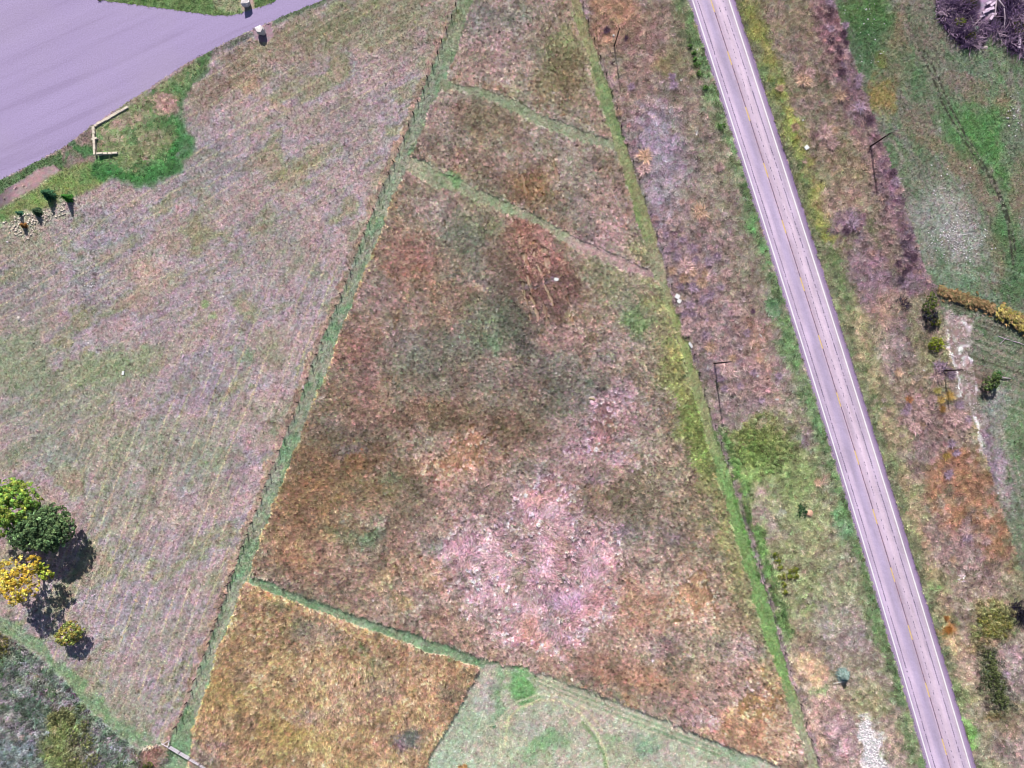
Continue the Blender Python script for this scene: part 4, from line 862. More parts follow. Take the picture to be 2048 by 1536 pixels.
groove_mat = plain('worn_groove', (122, 108, 138), .3, 4)
grooves('rumble_groove', lambda y: roadL(y) + 9.5, 2.2, 4.2, skip=.1)
grooves('rumble_groove', lambda y: roadR(y) - 13.0, 2.2, 4.2, skip=.16)
grooves('centre_groove', lambda y: mid(y) + .4, 1.7, 4.0, skip=.2, lift=.007)
grooves('lane_crack', lambda y: mid(y) + 11.5 + 1.2 * math.sin(y / 60), 1.3, 5.5, skip=.45)
grooves('shoulder_groove', lambda y: roadL(y) - 6.0, 1.2, 4.2, skip=.3)


# ------------------------------------------------------------------ plant prototypes used by the ground cover (one small mesh each)
def blades(n, seed, spread, rise, width, length=1.0, curl=.5, twist=6.28, dirv=None):
    """n bent blades from one root: list of verts/faces/tones"""
    r = random.Random(seed)
    V, Fc, T = [], [], []
    for i in range(n):
        a = r.uniform(0, twist) if dirv is None else dirv + r.gauss(0, .35)
        l = length * r.uniform(.6, 1.1)
        e0 = rise * r.uniform(.7, 1.25)
        rad = Vector((math.cos(a), math.sin(a), 0)); side = Vector((-rad.y, rad.x, 0))
        base = Vector((r.uniform(-1, 1), r.uniform(-1, 1), 0)) * spread
        p1 = base + rad * l * .45 * math.cos(e0) + Vector((0, 0, l * .5 * math.sin(e0)))
        e1 = e0 - curl
        p2 = p1 + rad * l * .55 * math.cos(e1) + Vector((0, 0, l * .5 * math.sin(e1)))
        wv = width * r.uniform(.7, 1.3)
        k = len(V)
        V += [base - side * wv * .5, base + side * wv * .5, p1 - side * wv * .6, p1 + side * wv * .6, p2]
        Fc += [(k, k + 1, k + 3), (k, k + 3, k + 2), (k + 2, k + 3, k + 4)]
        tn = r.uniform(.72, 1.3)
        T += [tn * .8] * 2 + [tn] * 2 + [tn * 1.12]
    return np.array(V), np.array(Fc), np.array(T)


def leaves(n, seed, rad, height, size):
    r = random.Random(seed)
    V, Fc, T = [], [], []
    for i in range(n):
        a, q = r.uniform(0, 6.28), math.sqrt(r.random())
        z = height * (1 - .75 * q * q) * r.uniform(.55, 1.05)
        c = Vector((math.cos(a) * q * rad, math.sin(a) * q * rad, z))
        nrm = Vector((math.cos(a) * q * .9 + r.gauss(0, .35), math.sin(a) * q * .9 + r.gauss(0, .35), .8)).normalized()
        u = nrm.orthogonal().normalized(); v = nrm.cross(u)
        s = size * r.uniform(.6, 1.3)
        k = len(V)
        V += [c - u * s, c - v * s * .6, c + u * s, c + v * s * .6]
        Fc += [(k, k + 1, k + 2), (k, k + 2, k + 3)]
        T += [r.uniform(.7, 1.3)] * 4
    return np.array(V), np.array(Fc), np.array(T)


def proto(name, parts, mat):
    V = np.concatenate([p[0] for p in parts])
    off = np.cumsum([0] + [len(p[0]) for p in parts[:-1]])
    Fc = np.concatenate([p[1] + o for p, o in zip(parts, off)])
    T = np.concatenate([p[2] for p in parts])
    me = np_mesh(name, V, Fc)
    a = me.attributes.new('tone', 'FLOAT', 'POINT'); a.data.foreach_set('value', T.astype(np.float32))
    me.materials.append(mat)
    return bpy.data.objects.new(name, me)


def cover_mat(name, transl=.15):
    m, t, b = new_mat(name)
    a = N(t, 'ShaderNodeAttribute', attribute_type='INSTANCER', attribute_name='col')
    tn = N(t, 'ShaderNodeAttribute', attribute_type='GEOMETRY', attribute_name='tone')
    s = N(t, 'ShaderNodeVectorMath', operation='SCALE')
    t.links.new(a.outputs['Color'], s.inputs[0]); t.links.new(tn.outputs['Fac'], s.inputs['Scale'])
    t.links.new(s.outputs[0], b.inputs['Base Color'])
    b.inputs['Specular IOR Level'].default_value = .05
    tr_ = N(t, 'ShaderNodeBsdfTranslucent'); t.links.new(s.outputs[0], tr_.inputs[0])
    ms = N(t, 'ShaderNodeMixShader'); ms.inputs[0].default_value = transl
    t.links.new(b.outputs[0], ms.inputs[1]); t.links.new(tr_.outputs[0], ms.inputs[2])
    t.links.new(ms.outputs[0], t.nodes['Material Output'].inputs[0])
    return m


cm = cover_mat('plant_blades')
PROTO = {
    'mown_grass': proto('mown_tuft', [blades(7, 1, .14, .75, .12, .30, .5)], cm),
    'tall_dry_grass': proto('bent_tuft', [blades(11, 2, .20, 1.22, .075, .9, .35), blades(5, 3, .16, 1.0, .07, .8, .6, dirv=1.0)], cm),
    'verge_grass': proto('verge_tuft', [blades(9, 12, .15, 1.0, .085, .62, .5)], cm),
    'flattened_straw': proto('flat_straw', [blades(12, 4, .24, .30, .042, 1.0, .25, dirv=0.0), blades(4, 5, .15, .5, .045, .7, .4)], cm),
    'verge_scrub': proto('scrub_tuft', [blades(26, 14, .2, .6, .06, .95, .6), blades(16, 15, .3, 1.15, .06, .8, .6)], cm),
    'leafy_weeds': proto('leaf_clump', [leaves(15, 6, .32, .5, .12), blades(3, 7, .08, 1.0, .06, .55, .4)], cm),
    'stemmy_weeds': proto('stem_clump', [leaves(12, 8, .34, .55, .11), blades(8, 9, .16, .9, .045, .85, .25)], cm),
}


def scatter(name, px, py, hgt, size, rotz, col, tiltx=None):
    """ground cover: one object of points, each point grows one plant of the prototype"""
    n = len(px)
    wx, wy = (px - 1024) * .1, (768 - py) * .1
    gi = np.clip(((wy + 84) / .25).round().astype(int), 0, ny - 1); gj = np.clip(((wx + 111) / .25).round().astype(int), 0, nx - 1)
    wz = Z[gi, gj] - .03
    me = bpy.data.meshes.new(name)
    me.vertices.add(n)
    me.vertices.foreach_set('co', np.stack([wx, wy, wz], -1).astype(np.float32).ravel())
    a = me.attributes.new('col', 'FLOAT_COLOR', 'POINT')
    cc = np.ones((n, 4), np.float32); cc[:, :3] = col
    a.data.foreach_set('color', cc.ravel())
    a = me.attributes.new('rot', 'FLOAT_VECTOR', 'POINT')
    rv = np.zeros((n, 3), np.float32); rv[:, 2] = rotz
    rv[:, 0] = RNG.normal(0, .12, n); rv[:, 1] = RNG.normal(0, .12, n)
    a.data.foreach_set('vector', rv.ravel())
    a = me.attributes.new('siz', 'FLOAT_VECTOR', 'POINT')
    a.data.foreach_set('vector', np.stack([size, size, hgt], -1).astype(np.float32).ravel())
    o = add(name, me, None, kind='stuff')
    g = bpy.data.node_groups.new(name, 'GeometryNodeTree')
    g.interface.new_socket('Geometry', in_out='INPUT', socket_type='NodeSocketGeometry')
    g.interface.new_socket('Geometry', in_out='OUTPUT', socket_type='NodeSocketGeometry')
    gi_, go_ = g.nodes.new('NodeGroupInput'), g.nodes.new('NodeGroupOutput')
    ip = g.nodes.new('GeometryNodeInstanceOnPoints')
    ob = g.nodes.new('GeometryNodeObjectInfo'); ob.inputs[0].default_value = PROTO[name]; ob.inputs['As Instance'].default_value = True
    ra = g.nodes.new('GeometryNodeInputNamedAttribute'); ra.data_type = 'FLOAT_VECTOR'; ra.inputs[0].default_value = 'rot'
    sa = g.nodes.new('GeometryNodeInputNamedAttribute'); sa.data_type = 'FLOAT_VECTOR'; sa.inputs[0].default_value = 'siz'
    e2r = g.nodes.new('FunctionNodeEulerToRotation')
    g.links.new(gi_.outputs[0], ip.inputs['Points'])
    g.links.new(ob.outputs['Geometry'], ip.inputs['Instance'])
    g.links.new(ra.outputs[0], e2r.inputs[0]); g.links.new(e2r.outputs[0], ip.inputs['Rotation'])
    g.links.new(sa.outputs[0], ip.inputs['Scale'])
    g.links.new(ip.outputs[0], go_.inputs[0])
    md = o.modifiers.new('plants', 'NODES'); md.node_group = g
    return o


def sample(step, jitter=.5):
    """jittered survey points over the frame plus a margin"""
    gx = np.arange(-40, 2090, step); gy = np.arange(-40, 1578, step)
    a, b = np.meshgrid(gx, gy)
    a = a.ravel() + RNG.uniform(-jitter, jitter, a.size) * step
    b = b.ravel() + RNG.uniform(-jitter, jitter, b.size) * step
    return a, b


def look(px, py, A):
    wx, wy = (px - 1024) * .1, (768 - py) * .1
    gi = np.clip(((wy + 84) / .25).round().astype(int), 0, ny - 1); gj = np.clip(((wx + 111) / .25).round().astype(int), 0, nx - 1)
    return A[gi, gj]


def grow(name, kind, step, size, hk, bright=1.0, jit=.30, keep=1.0, rot=None, rsig=9.0, blend=4.0, mixed=1.0):
    px, py = sample(step)
    k = (look(px, py, KIND) == kind) & (RNG.random(len(px)) < keep)
    px, py = px[k], py[k]
    free = np.ones(len(px), bool)
    for cx, cy, cr_ in CLEAR:
        free &= (px - cx) ** 2 + (py - cy) ** 2 > cr_ * cr_
    px, py = px[free], py[free]
    n = len(px)
    sx, sy = px + RNG.normal(0, blend, n), py + RNG.normal(0, blend, n)       # neighbours mix
    ok = look(sx, sy, KIND) == kind
    col = look(np.where(ok, sx, px), np.where(ok, sy, py), ALB) * bright
    v = np.minimum(np.exp(RNG.normal(0, jit, n)), 1.32)[:, None]
    hz = RNG.normal(0, .05, (n, 3))
    sp = RNG.random(n) / mixed
    tint = np.ones((n, 3))
    tint[sp < .16] = (.80, .93, .76)       # greener plants
    tint[(sp > .16) & (sp < .30)] = (1.18, 1.07, 1.12)   # bleached ones
    tint[(sp > .30) & (sp < .42)] = (.52, .48, .50)      # dead dark ones
    col = np.clip(col * v * (1 + hz) * tint, .004, .85)
    s = size * RNG.uniform(.7, 1.3, n)
    h = hk * look(px, py, H) * RNG.uniform(.65, 1.3, n)
    rz = RNG.uniform(0, 6.28, n) if rot is None else rot(px, py) + RNG.normal(0, rsig, n)
    return scatter(name, px, py, h, s, rz, col)


def straw_dir(px, py):
    """which way the lodged straw lies: swirls in the pink patch, along the wind elsewhere"""
    n = noise(px.astype(np.float32), py.astype(np.float32), 60, 3, octv=2)
    return 2.4 * n + .6


def wind_dir(px, py):
    return noise(px.astype(np.float32), py.astype(np.float32), 70, 5) * .9 + .1


# spots kept free of plants: things that lie or stand there
CLEAR = [(1353.8, 593.5, 7), (1357.6, 602.5, 7), (1380.6, 690.5, 7), (1112.5, 559.2, 6), (1611.5, 296.3, 7), (247, 746, 5), (1514, 752, 4), (1553, 799, 5), (1520, 672, 5), (1618, 1026, 9), (1184, 798, 8), (38, 637, 5),
         (446, 1163, 3), (1226, 75, 5), (606, 775, 4), (15, 484, 4), (525, 65, 12), (495, 9, 12), (1394, 100, 3), (1362, 161, 3), (1605, 241, 3), (1847, 741, 4)]
for (xa, ya, xb, yb, n_) in [(257, 214, 190, 253, 24), (190, 253, 194, 312, 20), (197, 311, 239, 306, 14), (198, 317, 228, 312, 10)]:
    CLEAR += [(xa + (xb - xa) * i / n_, ya + (yb - ya) * i / n_, 4.5) for i in range(n_ + 1)]
grow('mown_grass', 0, 2.7, .68, 8.0, 1.08, .24, .92, blend=.7, mixed=.75)
grow('tall_dry_grass', 1, 3.0, .92, 1.35, 1.12, .32, .92, rot=wind_dir, rsig=.5)
grow('verge_grass', 5, 3.2, .95, 2.6, 1.10, .34, .92, blend=2.5)
m_scrub = np.clip(poly([(1300, 420), (1380, 400), (1450, 480), (1480, 600), (1530, 720), (1525, 800), (1470, 800), (1420, 745), (1370, 640), (1330, 540)], 16, 2) * 1.0
                  + mr * sstep(75, 30, fR - XB) * sstep(570, 530, Y) + blob(1660, 230, 60, 90, -18) * .55 * mr + blob(1860, 830, 80, 80) * .8 * mr + blob(1910, 1090, 60, 50) * .5 * mr + blob(1720, 500, 60, 60) * .5 * mr + blob(1270, 250, 40, 110) * .35 * mv, 0, 1) * (KIND == 5)
px, py = sample(5.5)
k = RNG.random(len(px)) < look(px, py, m_scrub) * .55 * (.6 + .8 * (look(px, py, NB2) > 0))
px, py = px[k], py[k]
free = np.ones(len(px), bool)
for cx, cy, cr_ in CLEAR:
    free &= (px - cx) ** 2 + (py - cy) ** 2 > (cr_ + 2) ** 2
px, py = px[free], py[free]; n_s = len(px)
c_s = look(px, py, ALB) * .55 + (alb((196, 164, 160)) * 2.0)[None] * .45
c_s = np.clip(c_s * np.minimum(np.exp(RNG.normal(-.05, .36, n_s)), 1.25)[:, None] * (1 + RNG.normal(0, .06, (n_s, 3))), .01, .8)
s_s = RNG.uniform(.5, 1.15, n_s)
scatter('verge_scrub', px, py, s_s * RNG.uniform(1.0, 1.6, n_s), s_s, RNG.uniform(0, 6.28, n_s), c_s)
grow('flattened_straw', 2, 2.4, .50, 2.8, 1.06, .30, rot=straw_dir, rsig=.7)
grow('leafy_weeds', 3, 3.8, 1.25, 2.6, 1.08, .38)
grow('stemmy_weeds', 4, 4.4, 1.4, 1.7, 1.08, .45)


# ================================================================== things
ONES = 'first second third fourth fifth sixth seventh eighth ninth tenth eleventh twelfth thirteenth fourteenth fifteenth sixteenth seventeenth eighteenth nineteenth'.split()


def ordinal(i, n, up='top'):
    if i == 0:
        return up + 'most'
    if i == n - 1:
        return 'lowest' if up == 'top' else 'rightmost'
    if i < 19:
        return ONES[i] + (' from the top' if up == 'top' else ' from the left')
    j = n - 1 - i
    return ONES[min(j, 18)] + (' from the bottom' if up == 'top' else ' from the right')


def tone_var(base, n, j=.15):
    c = alb(base)
    return np.clip(c * np.exp(RNG.normal(0, j, (n, 1))) * (1 + RNG.normal(0, .05, (n, 3))), .004, .85)


leaf_mat = attr_mat('leaf', grain=.12, gscale=5, transl=.22, rough=.8)
straw_mat = attr_mat('dry_straw', grain=.15, gscale=5, transl=.1, objcol=True)
bark_mat = plain('grey_bark', (112, 92, 88), .3, 4, .95, .5)
post_mat = plain('weathered_post', (74, 62, 62), .3, 6, .95)
wire_mat = plain('dull_wire', (120, 116, 120), .1, 6, .5)
pole_mat = plain('creosoted_pole', (66, 52, 56), .3, 2, .95)
lime_mat = plain('pale_limestone', (244, 230, 212), .16, 1.6, .95, .5)


# ------------------------------------------------------------------ wire fences: posts and strands are parts
def fence(name, label, cat, xf, y0, y1, step, h, rad, strands, mat, seed, side=0.0, extra=()):
    r = random.Random(seed)
    ymid = (y0 + y1) / 2
    t = thing(name, label, cat, P(xf(ymid), ymid))
    org = P(xf(ymid), ymid)
    pm = MB(); pm.tube((0, 0, -.1), (0, 0, h), rad * 1.15, rad * .85, 7); pme = pm.mesh('fence_post')
    pts, s, y = [], 0.0, y0
    ly, lx = y0, xf(y0)
    acc = 0.0
    yy = np.arange(y0, y1, 1.0)
    for y in yy:
        x = xf(y)
        acc += math.hypot(x - lx, y - ly)
        lx, ly = x, y
        if acc >= step or y == yy[0]:
            acc = 0.0
            pts.append((x + side + r.uniform(-.5, .5), y))
    for e_ in extra:
        pts.append(e_)
    pts.sort(key=lambda q: q[1])
    tops = []
    for x, y in pts:
        o = add('post', pme, mat, t, P(x, y) - org)
        tl = (r.gauss(0, .05), r.gauss(0, .05))
        o.rotation_euler = (tl[0], tl[1], r.uniform(0, 3))
        k = r.uniform(.88, 1.1)
        o.scale = (1, 1, k)
        tops.append(P(x, y) - org)
    for k in range(strands):
        z = h * (.3 + .62 * k / max(1, strands - 1))
        m = MB()
        for a, b in zip(tops[:-1], tops[1:]):
            m.tube(a + Vector((0, 0, z)), b + Vector((0, 0, z)), .006, .006, 3, False)
        add('wire', m.mesh('wire'), wire_mat, t)
    return t


fence('wire_fence', 'long wire fence on dark posts beside the mown left field and its dry windrow', 'fence', lambda y: float(fenceL(y)), -60, 1474, 25.2, 1.55, .095, 4, post_mat, 3, 2.0, [(463, 1148), (455, 1170)])
fence('roadside_fence', 'thin wire fence along the weedy verge between tall field and road', 'fence', lambda y: float(fenceR(y)), -60, 1600, 36, 1.35, .09, 4, post_mat, 4)

# rail fence at the bottom left corner
a0, a1 = P(342, 1489), P(640, 1662)
org = a0.copy()
t = thing('rail_fence', 'pale three-rail wooden fence running off the bottom left corner of the straw parcel', 'fence', a0)
rail_mat = plain('bleached_rail', (246, 236, 250), .1, 3, .8)
dirn = (a1 - a0).normalized(); Ln = (a1 - a0).length
pm = MB(); pm.box((0, 0, .66), (.13, .13, 1.4), math.atan2(dirn.y, dirn.x)); pme = pm.mesh('rail_post', .01)
npst = int(Ln / 2.35) + 1
for i in range(npst):
    add('post', pme, plain('grey_rail_post', (120, 106, 120), .2, 3) if i == 0 else pme.materials[0], t, dirn * (2.35 * i))
for i in range(npst - 1):
    for z in (.42, .80, 1.18):
        m = MB(); m.box((0, 0, 0), (2.33, .11, .13), 0, (0, 0))
        o = add('rail', m.mesh('rail', .008), rail_mat, t, dirn * (2.35 * (i + .5)) + Vector((0, 0, z)) + Vector((dirn.y, -dirn.x, 0)) * .11)
        o.rotation_euler = (0, random.gauss(0, .004), math.atan2(dirn.y, dirn.x))
for (p, q, z0, z1) in [((327, 1487), (341, 1478), .4, .7), ((325, 1485), (343, 1490), .5, 1.2), ((340, 1490), (341, 1479), 1.15, .5)]:
    m = MB(); m.tube(P(*p, z0) - org, P(*q, z1) - org, .06, .06, 7)
    add('brace', m.mesh('brace'), rail_mat, t)

# ------------------------------------------------------------------ utility poles and wires
def pole(px, py, h, label, arm=True, r0=.16, ang=.35):
    t = thing('utility_pole', label, 'utility pole', P(px, py), 0, 'utility poles')
    m = MB(); m.tube((0, 0, -.3), (0, 0, h), r0, r0 * .68, 12)
    add('pole_shaft', m.mesh('pole_shaft'), pole_mat, t)
    if arm:
        m = MB(); m.box((0, 0, h - .55), (1.5, .1, .12), ang); add('crossarm', m.mesh('crossarm', .01), pole_mat, t)
        for k in (-.66, 0.0, .66):
            m = MB(); z = h - .49 if k else h
            c = Vector((math.cos(ang) * k, math.sin(ang) * k, z))
            m.tube(c, c + Vector((0, 0, .07)), .03, .06, 8); m.tube(c + Vector((0, 0, .07)), c + Vector((0, 0, .16)), .06, .035, 8)
            add('insulator', m.mesh('insulator'), plain('grey_porcelain', (170, 168, 176), .05, 5, .4) if not bpy.data.materials.get('grey_porcelain') else bpy.data.materials['grey_porcelain'], t)
    return Vector((P(px, py).x, P(px, py).y, h))


q1 = pole(1228, 94, 8.1, 'thin brown utility pole near the top of the right fence, beside a white-topped marker', False, .11)
q2 = pole(1427, 727, 11.4, 'brown utility pole with crossarm rising from pale straw left of the road', True, .15, .3)
q3 = pole(1739, 294, 8.4, 'black utility pole right of the road at the edge of the upper green field', True, .17, .5)
q4 = pole(1885, 741, 6.8, 'black utility pole standing in a purple bush beside the white dirt track', False, .17)


def span(a, b, label, sag=1.0):
    m = MB(); last = None
    for i in range(15):
        u = i / 14
        p = a.lerp(b, u) - Vector((0, 0, sag * 4 * u * (1 - u)))
        if last is not None:
            m.tube(last, p, .012, .012, 3, False)
        last = p
    tag(add('overhead_wire', m.mesh('overhead_wire'), wire_mat), label, 'power line', 'overhead wires')


dq = q2 - q1
span(q1, q2, 'thin overhead wire between the two brown poles left of the road')
span(q1 + Vector((-22, 66, 0)), q1, 'thin overhead wire running off the top edge above the right fence')
span(q3, q4, 'thin overhead wire between the two black poles right of the road')

t = thing('marker_post', 'short dark marker post with round white top beside the thin brown pole', 'marker post', P(1226, 75))
m = MB(); m.tube((0, 0, -.1), (0, 0, .85), .06, .06, 8); add('post', m.mesh('post'), pole_mat, t)
m = MB(); m.tube((0, 0, .85), (0, 0, .93), .21, .19, 14); m.tube((0, 0, .93), (0, 0, .99), .19, .08, 14); add('cap', m.mesh('cap'), plain('white_cap', (252, 250, 252), .03), t)

# ------------------------------------------------------------------ stone wall of separate blocks and the two standing stones at the gate
t = thing('stone_wall', 'pale limestone block wall with three bends beside the car park', 'wall', P(190, 280))
org = P(190, 280)


def block_run(p, q, sizes, w_, h0, h1):
    a, b = P(*p), P(*q)
    d = (b - a); L_ = d.length; d.normalize()
    tot = sum(sizes); pos = 0
    for s_ in sizes:
        l = s_ / tot * L_
        hh = h0 + (h1 - h0) * ((pos + l / 2) / L_)
        m = MB(); m.box((0, 0, 0), (l - .05, w_ * random.uniform(.88, 1.1), hh), 0, (0, 0), .045)
        o = add('stone', m.mesh('stone', .03), lime_mat, t, a + d * (pos + l / 2) - org + Vector((random.uniform(-.05, .05), random.uniform(-.05, .05), hh / 2 - .02)))
        o.rotation_euler = (0, 0, math.atan2(d.y, d.x) + random.gauss(0, .03))
        pos += l


block_run((257, 214.5), (191, 252.5), [.9, .6, .8, .45, 1.0, 1.1, .9, .9, .5], .48, .4, .45)
block_run((188.5, 254), (193.5, 312), [.9, .9, .7, .5, 1.1, 1.3, 1.2], .45, .45, .95)
block_run((186, 281), (197, 277.5), [1], .35, .62, .62)
block_run((197, 310.5), (237, 306.5), [1.2, .8, .7, 1.1], .4, 1.15, .4)


def standing_stone(px, py, label, hgt, rot):
    """irregular upright slab: a faceted, leaning prism with a chipped top"""
    bm = bmesh.new()
    rings = []
    for k, (z, sc_, dx) in enumerate([(-.2, .78, 0), (.5, .9, -.02), (hgt * .62, 1.0, -.06), (hgt * .86, .98, -.1), (hgt, .82, -.12)]):
        ring = []
        for i, (x, y) in enumerate([(-.62, .42), (.02, .62), (.55, .36), (.60, -.16), (.22, -.52), (-.40, -.36)]):
            zz = z + (0 if k < 3 else random.uniform(-.28, .18))
            ring.append(bm.verts.new((x * sc_ + dx + random.uniform(-.12, .12), y * sc_ + random.uniform(-.12, .12), zz)))
        rings.append(ring)
    for a, b in zip(rings[:-1], rings[1:]):
        for i in range(6):
            bm.faces.new((a[i], a[(i + 1) % 6], b[(i + 1) % 6], b[i]))
    c = bm.verts.new((-.05, 0, hgt * 1.03))
    for i in range(6):
        bm.faces.new((rings[-1][i], rings[-1][(i + 1) % 6], c))
    bm.faces.new(rings[0][::-1])
    bmesh.ops.recalc_face_normals(bm, faces=bm.faces[:])
    me = bpy.data.meshes.new('standing_stone'); bm.to_mesh(me); bm.free()
    o = add('standing_stone', me, plain('white_standing_stone', (246, 236, 236), .12, 2.2, .9, .5) if not bpy.data.materials.get('white_standing_stone') else bpy.data.materials['white_standing_stone'], None, P(px, py))
    o.rotation_euler = (0, 0, rot); o.scale = (1.45, 1.4, 1.0)
    tag(o, label, 'standing stone', 'standing stones at the car park drive')


standing_stone(525.5, 66, 'white standing stone in a round gravel bed south of the drive', 1.75, .2)
standing_stone(495.5, 9, 'white standing stone at the top edge on the green island by the drive', 1.7, 1.2)


def rock_mesh(name, sx, sy, sz, seed, sub=2):
    r = random.Random(seed)
    bm = bmesh.new()
    bmesh.ops.create_icosphere(bm, subdivisions=sub, radius=1)
    for v in bm.verts:
        n = v.co.normalized()
        k = 1 + .16 * math.sin(3.1 * n.x + seed) * math.cos(2.7 * n.y + 2 * seed) + r.uniform(-.07, .07)
        v.co = Vector((n.x * sx * k, n.y * sy * k, n.z * sz * k))
    me = bpy.data.meshes.new(name); bm.to_mesh(me); bm.free()
    return me


for (px, py, sx, sy, sz, col, lab) in [
        (1618, 1026.5, .72, .70, .5, (232, 184, 158), 'round tan boulder beside a dark green plant left of the road'),
        (1184, 798, .7, .35, .3, (176, 160, 132), 'flat brownish rock lying in green weeds of the tall field'),
        (38, 637, .36, .48, .25, (216, 206, 198), 'lone pale stone in the mown field near the left edge'),
        (446, 1163, .22, .16, .12, (236, 232, 230), 'small white stone at the fence end of the mown cross path'),
        (606, 775, .25, .4, .14, (214, 192, 196), 'pale flat stone in the green strip beside the left fence'),
        (536.5, 47.5, .2, .16, .16, (214, 190, 196), 'small pinkish stone at the edge of the round gravel bed'),
        (15, 484, .28, .2, .16, (234, 222, 226), 'white stone at the left edge below the rocky patch'),
        (1971, 95, .45, .3, .2, (226, 208, 204), 'pale stone on the grass just below the dark brush pile')]:
    o = add('rock', rock_mesh('rock', sx, sy, sz, int(px)), plain('rock_%d' % px, col, .14, 3, .95, .5), None, P(px, py, sz * .45))
    tag(o, lab, 'rock', 'single rocks')

# white scraps, boards and boxes
scrap = plain('white_board', (255, 254, 255), .02, 2, .6)
for (px, py, lx, ly, lz, rot, z, tilt, lab, nm) in [
        (1353.8, 593.5, .85, .95, .05, 58, .5, .12, 'upper of two white boards lying together on the roadside fence line', 'board'),
        (1357.6, 602.5, .78, .80, .05, 56, .42, .1, 'lower of two white boards lying together on the roadside fence line', 'board'),
        (1380.6, 690.5, 1.2, .45, .05, -61, .4, .1, 'narrow white board leaning on the roadside fence below the pair', 'board'),
        (1112.5, 559.2, .85, .62, .35, -10, .2, .05, 'small white box among the pale planting rows of the rust patch', 'box'),
        (1611.5, 296.3, .82, .80, .55, 36, .28, .0, 'white utility box on the yellow-green verge right of the road', 'utility box'),
        (247.2, 746, .40, .75, .3, -8, .15, .0, 'small white box alone in the mown left field', 'box'),
        (1514.2, 752, .45, .35, .2, 50, .25, .1, 'tiny white scrap between straw tufts left of the road', 'scrap'),
        (1553, 799, .85, .34, .12, 0, .2, .15, 'white scrap in the verge just left of the road edge', 'scrap'),
        (1536.5, 639.5, .14, .6, .1, 0, .2, .1, 'thin white stick upright in the verge left of the road', 'stick'),
        (1394, 100, .3, .3, .2, 0, .2, .1, 'tiny white scrap near green bushes at the upper road edge', 'scrap'),
        (1362, 161, .35, .3, .2, 0, .2, .1, 'tiny white scrap beside the tall upper straw tuft', 'scrap'),
        (1605, 241, .28, .35, .2, 20, .2, .1, 'tiny white scrap right of the road above the utility box', 'scrap'),
        (1761.5, 817, .25, .3, .2, 0, .2, .1, 'tiny white scrap on the lower verge right of the road', 'scrap'),
        (1864.5, 834.5, .3, .35, .2, 0, .2, .1, 'tiny white scrap between pale tufts right of the road', 'scrap'),
        (1847, 741, .5, .25, .15, -20, .2, .1, 'small white scrap left of the purple bush at the pole', 'scrap'),
        (1994, 986, .25, .35, .2, 0, .3, .1, 'tiny bluish white scrap at the rust patch border', 'scrap')]:
    m = MB(); m.box((0, 0, 0), (lx, ly, lz), 0, (tilt, tilt * .4), .03 if nm != 'board' else .01)
    o = add(nm.replace(' ', '_'), m.mesh(nm.replace(' ', '_'), .012), scrap, None, P(px, py, z))
    o.rotation_euler = (0, 0, R(rot))
    tag(o, lab, nm)
m = MB()
pts = [P(1516.5, 668, .2), P(1519, 669.5, .25), P(1522, 672.5, .25), P(1524.5, 677.5, .2)]
c0 = pts[1].copy()
for a, b in zip(pts[:-1], pts[1:]):
    m.tube(a - c0, b - c0, .11, .11, 6)
tag(add('bent_pipe', m.mesh('bent_pipe'), scrap, None, c0), 'short bent white pipe lying in the verge left of the road', 'pipe')


# ------------------------------------------------------------------ leaf masses
def crown_mesh(name, lobes, nclump, per, csize, lsize, cols, seed, low=-.35, ctone=.40, fill=.66, ltone=.24):
    """foliage: small leaf faces gathered in clumps over the shell of several uneven lobes"""
    r = np.random.default_rng(seed)
    lobes = np.array(lobes, float)
    wgt = (lobes[:, 3] * lobes[:, 4]) ** 1.0
    li = r.choice(len(lobes), nclump, p=wgt / wgt.sum())
    d = r.normal(0, 1, (nclump, 3)); d /= np.linalg.norm(d, axis=1, keepdims=True)
    flip = d[:, 2] < low
    d[flip, 2] *= -1
    rad = fill + (1.06 - fill) * r.random(nclump) ** .6
    cen = lobes[li, :3] + d * lobes[li, 3:6] * rad[:, None]
    tone = np.exp(r.normal(0, ctone, nclump))
    ci = r.choice(len(cols), nclump)
    base = np.array([alb(c) for c in cols])[ci] * tone[:, None]
    ld = r.normal(0, 1, (nclump, per, 3)); ld[..., 2] = np.abs(ld[..., 2]) * .9 + .1
    ld = ld + d[:, None] * .8
    ld /= np.linalg.norm(ld, axis=2, keepdims=True)
    lc = cen[:, None] + ld * csize * r.uniform(.55, 1.05, (nclump, per, 1))
    nr = ld + r.normal(0, .35, ld.shape); nr /= np.linalg.norm(nr, axis=2, keepdims=True)
    t1 = np.cross(nr, r.normal(0, 1, nr.shape)); t1 /= np.linalg.norm(t1, axis=2, keepdims=True)
    t2 = np.cross(nr, t1)
    s = lsize * r.uniform(.6, 1.25, (nclump, per, 1))
    V = np.stack([lc - t1 * s, lc - t2 * s * .6, lc + t1 * s, lc + t2 * s * .6], 2).reshape(-1, 3)
    Fc = np.arange(len(V)).reshape(-1, 4)
    cc = base[:, None] * np.exp(r.normal(0, ltone, (nclump, per, 1)))
    cc = np.repeat(cc.reshape(-1, 1, 3), 4, 1).reshape(-1, 3)
    return np_mesh(name, V, Fc, np.clip(cc, .004, .8))


